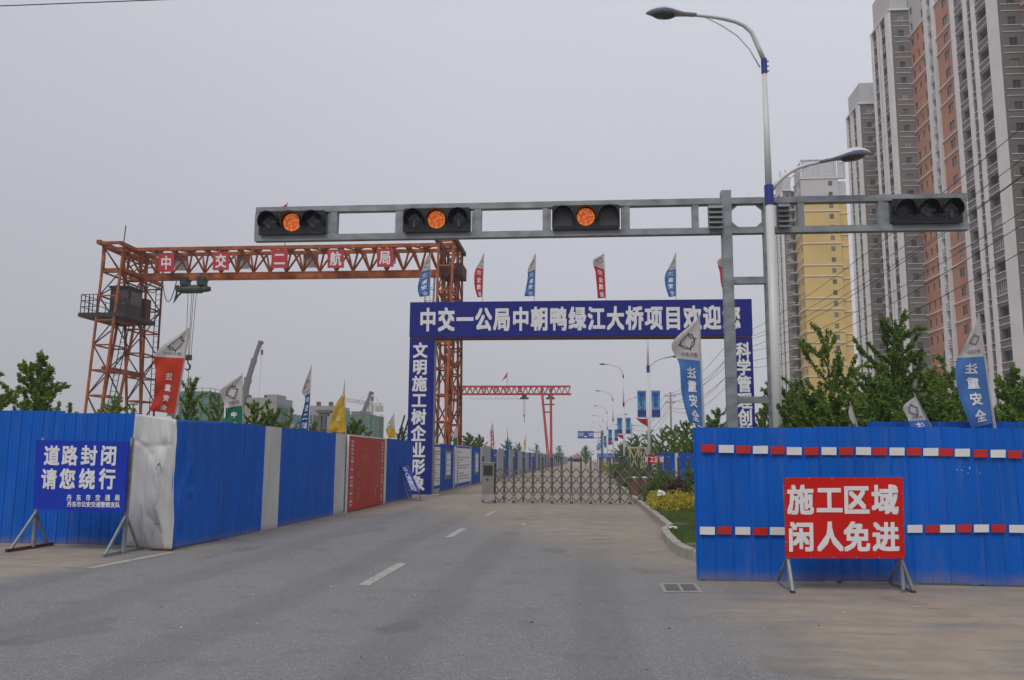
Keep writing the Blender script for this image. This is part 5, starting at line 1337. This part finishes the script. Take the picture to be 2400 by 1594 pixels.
# site buildings on the left
def block(label, cat, Y, u0, u1, v0, dep, m, extra=None):
    a, b = atY(u0, v0, Y), atY(u1, v0, Y); t = thing('site_building', label, cat, ((a.x+b.x)/2, Y, 0))
    g = MB(); g.box(a.x, b.x, Y, Y+dep, 0, a.z); part('wall', g, m, t); return t, a.x, b.x, a.z
t, xa_, xb_, zt_b = block('unfinished raw concrete block behind the green flag', 'building', 250, 572, 649, 932, 14, M_conc)
for u, w_ in ((581,6),(622,10)):
    p = atY(u,930,250); g = MB(); g.box(p.x-w_*.06, p.x+w_*.06, 250.5, 252, zt_b, zt_b+.9); part('roof_shaft', g, M_dark, t)
g = MB(); g.box(xb_-3.2, xb_, 250.2, 258, zt_b+.0, zt_b+1.0); part('roof_room', g, M_conc, t)
g = MB()
for k in range(8): g.box(xa_-.02, xb_+.02, 249.93, 249.99, 2+k*2.3, 2.06+k*2.3)
part('form_line', g, mat('form_joint',(.17,.165,.16),.9,var=0), t, kind='stuff')
def scaffold(label, Y, u0, u1, v0, dep=5):
    a, b = atY(u0, v0, Y), atY(u1, v0, Y); t = thing('scaffold', label, 'scaffolding', ((a.x+b.x)/2, Y, 0)); x0, x1, z1 = a.x, b.x, a.z
    g = MB(); g.box(x0+.1, x1-.1, Y+.1, Y+.16, 0, z1-.4); g.box(x1-.14, x1-.1, Y+.1, Y+dep, 0, z1-.4); part('netting', g, M_net, t)
    g = MB(); n = max(2, int((x1-x0)/1.8))
    for k in range(n+1): x = x0+(x1-x0)*k/n; g.bar((x,Y,0),(x,Y,z1+.4),.1)
    for k in range(int(z1/1.9)+1): g.bar((x0,Y,k*1.9+.5),(x1,Y,k*1.9+.5),.09); g.bar((x1,Y,k*1.9+.5),(x1,Y+dep,k*1.9+.5),.09)
    for k in range(4): g.bar((x1,Y+dep*k/3,0),(x1,Y+dep*k/3,z1+.3),.1)
    part('scaffold_tube', g, mat('tube_green',(.02,.07,.055),.7), t, kind='stuff'); return t
scaffold('green netted scaffolding behind the orange red flag', 190, 420, 493, 913, 8)
scaffold('narrow green scaffolding on the right end of the concrete block', 251, 651, 662, 951)
t, xa_, xb_, zt_b = block('second raw concrete block between the blue and yellow flags', 'building', 255, 727, 790, 951, 14, M_conc)
for u in (744,773): p = atY(u,948,255); g = MB(); g.box(p.x-.5,p.x+.5,255.5,257,zt_b,zt_b+1.3); part('roof_shaft', g, M_dark, t)
t, xa_, xb_, _z = block('low site office with blue end wall and dark openings', 'building', 235, 684, 741, 973, 10, mat('office_wall',(.09,.08,.08),.8,var=.4))
p0, p1 = atY(681,971,234.8), atY(695,993,234.8); g = MB(); g.box(p0.x,p1.x,234.5,234.8,p1.z,p0.z); part('blue_panel', g, mat('office_blue',(.03,.13,.33),.6), t)
g = MB()
for k in range(6): x = xa_+1.5+k*(xb_-xa_-1.5)/6; g.box(x,x+.25,234.6,234.9,0,_z)
g.box(xa_,xb_,234.5,234.9,atY(700,994,235).z-1.2,atY(700,994,235).z); part('column', g, M_conc, t, kind='stuff')
t, xa_, xb_, zt_b = block('building wrapped in dark green safety netting', 'building', 262, 812, 868, 971, 12, M_net)
g = MB()
for k in range(8): x = xa_+(xb_-xa_)*k/7; g.bar((x,261.9,zt_b-.2),(x,261.9,zt_b+.9),.12)
g.bar((xa_,261.9,zt_b+.5),(xb_,261.9,zt_b+.5),.1); part('edge_rail', g, M_dark, t)
for u, w_ in ((831,1.2),(853,1.6)): p = atY(u,966,262); g = MB(); g.box(p.x-w_,p.x+w_,262.5,264,zt_b,zt_b+1.0); part('roof_shaft', g, M_conc, t)
scaffold('pale green scaffolding on the right end of the netted building', 262.5, 870, 891, 973)
p = atY(760,968,90); t = thing('flood_light', 'dark site floodlight mast with flat top behind the left hoarding', 'floodlight', (p.x, 90, 0))
g = MB(); g.bar((p.x-.25,90,0),(p.x-.25,90,p.z),.12); g.bar((p.x+.25,90,0),(p.x+.25,90,p.z),.12); part('mast', g, M_dark, t)
g = MB(); g.box(p.x-.8,p.x+.8,89.5,90.5,p.z,p.z+.3); g.box(p.x-.5,p.x+.5,89.6,90.4,p.z-.35,p.z); part('lamp_box', g, M_galvd, t)
# low huts and yellow frame at the far end
for lab, Y, u0, u1, v0, m in (('low blue roofed site hut far along the road, right of centre',170,1402,1450,1066,M_bluel),('small pale hut at the end of the road',230,1330,1352,1068,M_grey),('far pink and grey cabin beside the end of the long hoarding',190,1345,1360,1070,mat('pink_wall',(.30,.08,.10),.7)),('long pale blue site hut far left of the road',260,1255,1320,1064,mat('pale_blue_wall',(.10,.2,.32),.7))):
    a, b = atY(u0,v0,Y), atY(u1,v0,Y); t = thing('site_hut', lab, 'hut', ((a.x+b.x)/2,Y,0))
    g = MB(); g.box(a.x,b.x,Y,Y+5,0,a.z-.5); part('wall', g, M_bwhite, t); g = MB(); g.add([(a.x-.2,Y-.2,a.z-.5),(b.x+.2,Y-.2,a.z-.5),(b.x+.2,Y+5.2,a.z-.5),(a.x-.2,Y+5.2,a.z-.5),(a.x-.2,Y+2.5,a.z+.3),(b.x+.2,Y+2.5,a.z+.3)],[(0,1,5,4),(2,3,4,5),(0,4,3),(1,2,5),(0,3,2,1)]); part('roof', g, m, t)
    g = MB()
    for k in range(3): x = a.x+(b.x-a.x)*(k+.5)/3; g.box(x-.4,x+.4,Y-.03,Y-.001,.9,1.7)
    part('window', g, M_glass, t, kind='stuff')
Yw = 60; t = thing('steel_frame', 'cream painted steel frame structure standing beyond the gate on the right', 'frame', (atY(1495,1060,Yw).x, Yw, 0)); g = MB()
a, b = atY(1476,1049.5,Yw), atY(1516,1049.5,Yw)
for x in (a.x,(a.x+b.x)/2,b.x): g.bar((x,Yw,0),(x,Yw,a.z),.1)
g.bar((a.x-.2,Yw,a.z),(b.x+.3,Yw,a.z),.12); m_ = (a.x+b.x)/2
for p, q in ((a.x,m_),(m_,b.x)): g.bar((p,Yw,a.z),(q,Yw,.8),.07); g.bar((q,Yw,a.z),(p,Yw,.8),.07)
part('frame_member', g, mat('cream_paint',(.45,.40,.26),.6), t)
# blue and white fence beyond the gate on the right, red banner
t = thing('hoarding_fence', 'blue hoarding with white posts beyond the gate, behind the shrubs', 'fence', (7, 46, 0))
x = atY(1540,1080,46).x; k = 0
while x < 14:
    w_ = .95 if k % 2 == 0 else .18
    inst('sheet', sheet(w_, 1.95, M_bluel if k % 2 == 0 else M_white, n=4 if k % 2 == 0 else 1), (x, 46, 0), t); x += w_; k += 1
Yq = 44; TL, BR = atY(1511,1067.5,Yq), atY(1556,1086,Yq); t = thing('site_banner', 'small red banner with white lettering behind the scissor gate', 'banner', (TL.x, Yq, BR.z))
g = MB(); g.box(TL.x,BR.x,Yq,Yq+.03,BR.z,TL.z); part('cloth', g, M_red, t)
f = quadfn((TL.x,Yq,TL.z),(BR.x,Yq,TL.z),(TL.x,Yq,BR.z),(BR.x,Yq,BR.z)); part('lettering', lettering([(c,.13+.25*i,.5,.24,.8) for i, c in enumerate('施工区域')], f, .03, step=.002), M_letter, t)
g = MB()
for x in (TL.x+.02,BR.x-.02): g.bar((x,Yq+.05,.1),(x,Yq+.05,TL.z),.04)
part('post', g, M_galv, t)

# ================================================================== POWER LINE
XP = 11.0
pz_ = [1.0, .0]
def upole(Y, H_=10.4, lab=''):
    t = thing('utility_pole', lab, 'utility pole', (XP, Y, 0), 'concrete utility poles right of the road')
    g = MB(); g.tube([(XP,Y,0),(XP,Y,H_)],[.17,.10],10); part('pole', g, M_concrete, t)
    for z, w_ in ((H_-.5,1.5),(H_-1.35,1.3)):
        g = MB(); g.bar((XP-w_/2,Y,z),(XP+w_/2,Y,z),.09); part('crossarm', g, M_galvd, t)
        g = MB()
        for dx in (-w_/2+.08,0.2,w_/2-.08): g.tube([(XP+dx,Y,z+.04),(XP+dx,Y,z+.2)],[.045,.03],6)
        part('insulator', g, M_letter, t, kind='stuff')
ups = [(8,10.4,'out of view right of the camera'),(60,10.4,'behind the right pillar of the gateway'),(110,10.3,'beyond the gateway above the shrubs'),(204,10.2,'farthest, small above the tree line')]
for Y, h, l in ups: upole(Y, h, 'concrete utility pole with two crossarms, '+l)
g = MB()
for j, (dx, dz) in enumerate(((-.67,-.3),(.2,-.3),(.67,-.3),(-.57,-1.15),(.57,-1.15),(-.2,-1.9),(.1,-2.3))):
    g = MB()
    for (y0, h0, _), (y1, h1, _) in zip(ups, ups[1:]):
        pts = []; sag = .9*(y1-y0)/50+.1*j
        for k in range(17): s = k/16; pts.append((XP+dx, y0+(y1-y0)*s, (h0+dz)*(1-s)+(h1+dz)*s-sag*4*s*(1-s)))
        g.tube(pts, .012 if y0 < 50 else .02, 4)
    solo('power_cable', g, M_wire, 'black overhead wire along the right of the road, ' + ['left end of the upper crossarms','middle of the upper crossarms','right end of the upper crossarms','left end of the lower crossarms','right end of the lower crossarms','lowest but one, below the crossarms','lowest of all, slackest'][j], 'wire', 'overhead wires along the right of the road', base=(XP+dx,8,9))
a, b = atY(0,14,14), atY(365,0,14); d = (b-a); g = MB(); g.tube([a-d*5, a, b, b+d*6], .011, 4); solo('overhead_wire', g, M_wire, 'single dark wire crossing the top left corner of the sky', 'wire', base=tuple(a))

# ================================================================== VEGETATION
def leaf_quad(mb, p, r, rnd, mi, up=.3):
    a = Vector((rnd.gauss(0,1), rnd.gauss(0,1), rnd.gauss(0,1)+up)).normalized(); b = a.cross(Vector((rnd.gauss(0,1), rnd.gauss(0,1), rnd.gauss(0,1)))).normalized(); c = a.cross(b)
    b *= r; c *= r*.62; q = a*r*.25
    mb.v += [tuple(p-b), tuple(p+c+q), tuple(p+b), tuple(p-c+q)]; n = len(mb.v); mb.f.append((n-4,n-3,n-2,n-1)); mb.m.append(mi)
def make_tree(seed, h=5.0, nb=24, dens=1.0, spread=.36, lean=0, z0=.22, leaf=.050, thin=False):
    rnd = random.Random(seed); tk = MB(); lf_ = MB(); tp = []
    for k in range(9): s = k/8; tp.append(Vector((lean*s*s*h+.05*math.sin(s*5+seed), .05*math.sin(s*4+seed*2), h*s)))
    tk.tube(tp, [.05*h/5*(1.25-k/8*1.15) for k in range(9)], 6)
    def at(s): x = s*8; i = min(7, int(x)); return tp[i].lerp(tp[i+1], x-i)
    def spray(pts, n, rad):
        for _ in range(int(n*dens)):
            s = rnd.random()**.8*(len(pts)-1); i = min(len(pts)-2, int(s)); p = pts[i].lerp(pts[i+1], s-i)
            rr = rad*(1-.45*s/(len(pts)-1)); p = p+Vector((rnd.gauss(0,rr), rnd.gauss(0,rr), rnd.gauss(0,rr*.9)))
            leaf_quad(lf_, p, leaf*rnd.uniform(.6,1.25), rnd, 0 if rnd.random() < .55 else 1)
    for b in range(nb):
        s = z0+(.95-z0)*(b+rnd.random()*.7)/nb; p = at(s); az = b*2.4+rnd.uniform(-.4,.4)
        ln = h*spread*(1.12-s)**.8*rnd.uniform(.6,1.35); el = rnd.uniform(.45,1.0)
        d = Vector((math.cos(az)*math.cos(el), math.sin(az)*math.cos(el), math.sin(el)))
        pts = [p]
        for k in range(6): d = (d+Vector((rnd.gauss(0,.10), rnd.gauss(0,.10), .05+rnd.gauss(0,.08)))).normalized(); pts.append(pts[-1]+d*ln/6)
        tk.tube(pts, [.018*h/5*(1-k/7) for k in range(7)], 4, cap=False)
        spray(pts, 165*ln/1.2, .033*h/5+.012)
        for q in range(rnd.randint(2,4)):
            i = rnd.randint(1,5); d2 = (d+Vector((rnd.gauss(0,.6), rnd.gauss(0,.6), rnd.gauss(.05,.35)))).normalized(); p2 = [pts[i], pts[i]+d2*ln*.2, pts[i]+d2*ln*.36]; spray(p2, 50*ln/1.2, .030*h/5+.01)
    spray([at(.7), at(.8), at(.9), at(1.0)], 130, .04*h/5)
    return mkmesh('trunk', tk, M_trunk), mkmesh('foliage', lf_, [M_leafA, M_leafB])
variants = [make_tree(1, nb=26, spread=.42), make_tree(2, nb=23, spread=.46), make_tree(3, nb=28, spread=.32), make_tree(4, nb=17, dens=.9, spread=.46), make_tree(5, nb=44, dens=1.3, spread=.44, z0=.12), make_tree(6, nb=13, dens=.65, spread=.40)]
def tree(u, vtop, Y, var, label, group=None, zb=0.0, rot=None, wide=1.0):
    p = atY(u, vtop, Y); s = max(.3, (p.z-zb)/5.0)
    t = thing('tree', label, 'tree', (p.x, Y, zb), group); rz = rot if rot is not None else random.uniform(0,6.28)
    for nm, me in zip(('trunk','foliage'), variants[var]):
        o = bpy.data.objects.new(nm, me); COL.objects.link(o); o.parent = t
    t.scale = (s*wide, s*wide, s); t.rotation_euler = (0,0,rz); return t
N_ = 0
TL_ = [
 (90,838,22,4,'bushy young tree standing alone above the far left hoarding',1.1),(-40,868,20,1,'branch tips of a tree at the left edge of the picture',1.2),
 (262,930,34,3,'sparse tree between the legs of the orange crane',1.4),(310,950,40,5,'thin twiggy tree just inside the right lattice leg of the crane end',1.2),
 (445,885,24,2,'slim dark tree right of the orange red flag',1.0),(511,925,28,3,'pale young tree left of the green flag',1.0),
 (594,937,26,0,'fresh green tree right of the green flag, in front of the concrete block',1.1),(640,958,26,4,'low spreading tree beneath the concrete block',1.0),
 (680,950,45,5,'faint feathery tree left of the deep blue flag',1.1),(735,990,40,1,'tree top peeping over the hoarding beside the deep blue flag',1.2),(832,985,45,4,'tree in front of the green netted building',1.6),
 (945,1000,50,2,'small tree squeezed between the leaning poles and the gateway',1.2),
 (1100,1018,75,4,'rounded trees beyond the notice boards, left one',1.3),(1125,1022,80,4,'rounded trees beyond the notice boards, right one',1.2),(1190,1034,110,4,'low tree behind the blue far flag',1.2),
 (1258,1040,130,2,'tiny dark tree left of the distant red crane leg',1.0),(1215,1038,120,1,'tiny tree behind the far hoarding near the thin yellow flag',1.0),(1310,1044,150,0,'tiny tree right of the distant red crane leg',1.0),(1372,1045,160,4,'tiny round tree at the end of the road',1.1),
 (1458,1040,130,4,'leftmost low tree of the row beyond the third street lamp',1.5),(1478,1025,105,1,'tree left of the second street lamp',1.4),(1494,1018,95,2,'dark tree just left of the second street lamp',1.5),(1520,1008,80,2,'slim tree immediately right of the second street lamp',1.2),
 (1552,1002,70,3,'broad pale tree under the first utility pole in view',1.5),(1580,998,58,1,'spiky tree left of the large blue flag',1.3),(1608,985,52,0,'light green tree behind the foot of the large blue flag',1.4),(1640,1000,50,4,'low leafy tree left of the signal post',1.4),
 (1680,955,48,0,'tree between the large blue flag and the signal post',1.2),(1668,985,47.5,4,'bushy tree low behind the left end of the right hoarding',1.3),
 (1806,885,38,2,'narrow tree right of the right gateway pillar',.9),(1790,950,37,0,'low tree behind the foot of the near street lamp',.9),(1862,885,26,2,'tree right of the near street lamp, before the yellow tower',1.0),
 (1850,925,20,4,'dense tree beside the near street lamp pole',.9),(1936,768,22,3,'tall open tree with upswept branches before the yellow tower',.85),
 (1900,925,17,4,'dense round bush-like tree low before the yellow tower',1.5),(1960,930,16.5,4,'second dense low tree beside the tiny flag',1.4),
 (2092,752,21,4,'tall dense dark tree between the yellow and orange towers',.85),(2060,880,19,4,'leafy tree in front of the middle tower base',1.0),(2140,900,24,1,'tree leaning right beside the tall dense one',1.1),(2206,838,22,3,'loose light tree left of the far right flag',1.05),(2180,930,18,4,'low tree behind the small leaning flag',1.2),
 (2235,920,20,1,'leafy tree half hidden by the far right blue flag',1.1),(2370,870,20,4,'tree right of the far right flag',1.0),(2420,900,17,4,'tree at the right edge of the picture',1.2),(2330,950,24,2,'low tree behind the pole of the far right flag',1.3),
]
for i, (u, v, Y, va, lab, wd_) in enumerate(TL_): tree(u, v, Y, va, lab, wide=wd_)
# distant tree line, too far to count
mb = MB(); rnd = random.Random(9)
for i in range(5200):
    x = rnd.choice((rnd.uniform(8,90), rnd.uniform(10,60), rnd.uniform(-160,-12))); y = rnd.uniform(190,320) if x < 0 else rnd.uniform(150,300)
    leaf_quad(mb, Vector((x, y, abs(rnd.gauss(0,1.2))+.2+1.2*math.sin(x*.4+y)**2)), .7, rnd, rnd.randint(0,1))
solo('distant_trees', mb, [M_leafA, M_leafB], kind='stuff')
# verge planting
def blob(name, label, cat, c, rad, n, size, mats_, group=None, seed=0, up=.6):
    rnd = random.Random(seed); t = thing(name, label, cat, (c[0],c[1],.12), group); mb = MB(); tk = MB()
    for _ in range(n):
        th = rnd.uniform(0,6.283); ph = math.acos(rnd.uniform(-.1,1)); r = rnd.uniform(.55,1.0)**.5
        lump = 1+.22*math.sin(th*3+seed)*math.sin(ph*4)+.12*math.sin(th*7+ph*5)
        p = Vector((c[0]+rad[0]*r*lump*math.sin(ph)*math.cos(th), c[1]+rad[1]*r*lump*math.sin(ph)*math.sin(th), .14+rad[2]*r*lump*max(0,math.cos(ph))+rnd.uniform(0,.05)))
        leaf_quad(mb, p, size*rnd.uniform(.6,1.3), rnd, rnd.randint(0,len(mats_)-1), up)
    for k in range(7):
        a = k*.9; tk.tube([(c[0]+.05*math.cos(a),c[1]+.05*math.sin(a),.12),(c[0]+rad[0]*.5*math.cos(a),c[1]+rad[1]*.5*math.sin(a),.12+rad[2]*.75)],[.014,.006],4)
    part('foliage', mb, mats_, t); part('stem', tk, M_trunk, t); return t
for i, (x, y, rx_, ry_, rz_) in enumerate(((2.3,25.0,.45,.8,.36),(2.75,26.0,.6,.8,.46),(3.65,26.4,.6,.8,.62),(4.3,26.6,.7,.8,.66),(3.3,25.0,.5,.5,.35),(4.0,25.4,.6,.6,.45),(2.2,27.2,.32,.9,.42))):
    blob('golden_shrub', ('golden yellow shrub in the verge, ' + ['leftmost by the kerb','second from the kerb','in the middle of the row','beside the blue hoarding','small front one nearest the grass','front right one by the hoarding','small one at the kerb near the gate end'][i]), 'shrub', (x,y), (rx_,ry_,rz_), 1500, .035, [M_leafY, mat('leaf_golden_green',(.32,.31,.04),.6,trans=.3)], 'golden shrubs in the verge', 30+i)
for i, (x, y, rx_, rz_, lab) in enumerate(((2.75,27.5,.5,.80,'purple leaved shrub behind the golden hedge, left one'),(3.75,27.7,.55,1.0,'purple leaved shrub behind the golden hedge next to the hoarding'),(3.3,29.6,.5,.8,'small purple shrub between the two larger purple ones'))):
    blob('purple_shrub', lab, 'shrub', (x,y), (rx_,.6,rz_), 1500, .035, [M_leafP, mat('leaf_purple_red',(.07,.015,.02),.6)], None, 50+i)
for i, (x, y, rx_, rz_, lab) in enumerate(((2.3,28.9,.36,.8,'green shrub by the end of the gate and the kerb'),(2.6,29.0,.45,1.15,'taller green shrub touching the folding gate'),(3.25,27.4,.16,1.15,'thin upright green shrub between the purple ones'),(3.6,32.4,.6,.7,'green shrub just behind the gate'),(5.2,30.0,.7,1.0,'green shrub behind the hoarding edge'),
    (3.4,38,1.0,.75,'green shrub beyond the gate before the red banner'),(3.0,48,.8,1.0,'dark green shrub under the second street lamp'),(3.0,62,1.0,1.3,'round green shrub far along the verge'))):
    blob('green_shrub', lab, 'shrub', (x,y), (rx_,.6 if y < 35 else 1.2,rz_), 1300 if y < 35 else 1000, .04 if y < 35 else .09, [M_leafG, M_leafB], None, 70+i)
for i in range(14):
    y = 36+i*5.2; m2 = [[M_leafY, M_leafG],[M_leafG, M_leafP],[M_leafG, M_leafB]][i%3]
    blob('verge_shrub', 'clipped shrub beyond the gate, ' + ['nearest','second','third','fourth','fifth','sixth','seventh','eighth','ninth','tenth','eleventh','twelfth','thirteenth','farthest'][i] + ' of the row along the verge', 'shrub', (2.75+.4*math.sin(i*2),y), (.75,1.9,.75+.3*math.sin(i*1.7)), 520, .11, m2, 'shrubs along the verge beyond the gate', 90+i)
# rust coloured planters behind the gate
for i, u in enumerate((1487,1513)):
    p = G(u,1146,.13); p = atY(u,1130,34.5); t = thing('planter_box', 'rust brown wooden flower box behind the gate, %s one' % ('left','right')[i], 'planter', (p.x,34.5,.13))
    g = MB(); x0, x1 = p.x-.2, p.x+.2; g.add([(x0+.03,34.3,.13),(x1-.03,34.3,.13),(x1-.03,34.7,.13),(x0+.03,34.7,.13),(x0-.03,34.25,.85),(x1+.03,34.25,.85),(x1+.03,34.75,.85),(x0-.03,34.75,.85)],[(0,3,2,1),(4,5,6,7),(0,1,5,4),(1,2,6,5),(2,3,7,6),(3,0,4,7)]); part('box', g, M_wood, t)
    g = MB(); g.box(x0-.05,x1+.05,34.22,34.78,.85,.89); part('rim', g, M_letter, t)
# grass blades (uncountable)
mb = MB(); rnd = random.Random(4)
def kerbx(y):
    for a, b in zip(line, line[1:]):
        if a.y <= y <= b.y or b.y <= y <= a.y:
            if abs(b.y-a.y) > 1e-6: return a.x+(b.x-a.x)*(y-a.y)/(b.y-a.y)
    return 1.8
for i in range(46000):
    y = 12.95+rnd.random()**1.15*13.5; kx = kerbx(y)+.19; x = kx+abs(rnd.gauss(0,1))*.9
    if y < 14 and x > 4.3: continue
    if x > 5.2 or x < kx: continue
    dn = math.sin(x*2.1+y*1.3)+math.sin(x*5.3-y*2.9)*.6
    if dn < -.75 and rnd.random() < .8: continue
    if x < kx+.25 and rnd.random() < .45+.2*dn*-1: continue
    h = rnd.uniform(.03,.10)*(1.2+.25*dn); a = rnd.uniform(0,6.28); w_ = .007; l1 = rnd.gauss(0,.035); l2 = rnd.gauss(0,.035)
    mb.v += [(x-w_*math.cos(a),y-w_*math.sin(a),.125),(x+w_*math.cos(a),y+w_*math.sin(a),.125),(x+l1,y+l2,.125+h)]; n = len(mb.v); mb.f.append((n-3,n-2,n-1)); mb.m.append(0 if rnd.random() < .8 else 1)
solo('grass', mb, [M_grass, mat('grass_dry',(.20,.17,.07),.8,trans=.2)], kind='stuff')
# litter in the verge
def crumple(name, lab, c, r, seed, fl=.5):
    rnd = random.Random(seed); bm = bmesh.new(); bmesh.ops.create_icosphere(bm, subdivisions=2, radius=r)
    for v in bm.verts: v.co *= rnd.uniform(.55,1.2); v.co.z *= fl; v.co += Vector(c)
    mb = MB(); bm.verts.index_update(); mb.add([tuple(v.co) for v in bm.verts], [tuple(v.index for v in f.verts) for f in bm.faces]); bm.free()
    solo(name, mb, mat('white_plastic',(.62,.62,.60),.6), lab, 'litter', base=c)
p = atY(1548,1157,24.9); crumple('litter_bag', 'crumpled white plastic bag on the golden shrubs', (p.x,24.9,p.z), .13, 1, .8)
p = G(1578,1237,.22); crumple('litter_paper', 'torn white paper on the kerb edge at the grass', tuple(p), .10, 2, .35)
crumple('litter_paper', 'white scrap lying on the road left of the gate', tuple(G(1226,1229,.01)), .04, 3, .3)

# ================================================================== HAZE
hz = MB(); hz.box(-420, 420, -25, 640, -1.2, 105)
hm = bpy.data.materials.new('haze_air'); hm.use_nodes = True; t_ = hm.node_tree; t_.nodes.remove(t_.nodes['Principled BSDF'])
pv = t_.nodes.new('ShaderNodeVolumePrincipled'); pv.inputs['Color'].default_value = (.93,.94,1,1); pv.inputs['Density'].default_value = .0006; pv.inputs['Anisotropy'].default_value = .2
t_.links.new(pv.outputs[0], t_.nodes['Material Output'].inputs['Volume'])
solo('haze', hz, hm, kind='stuff')
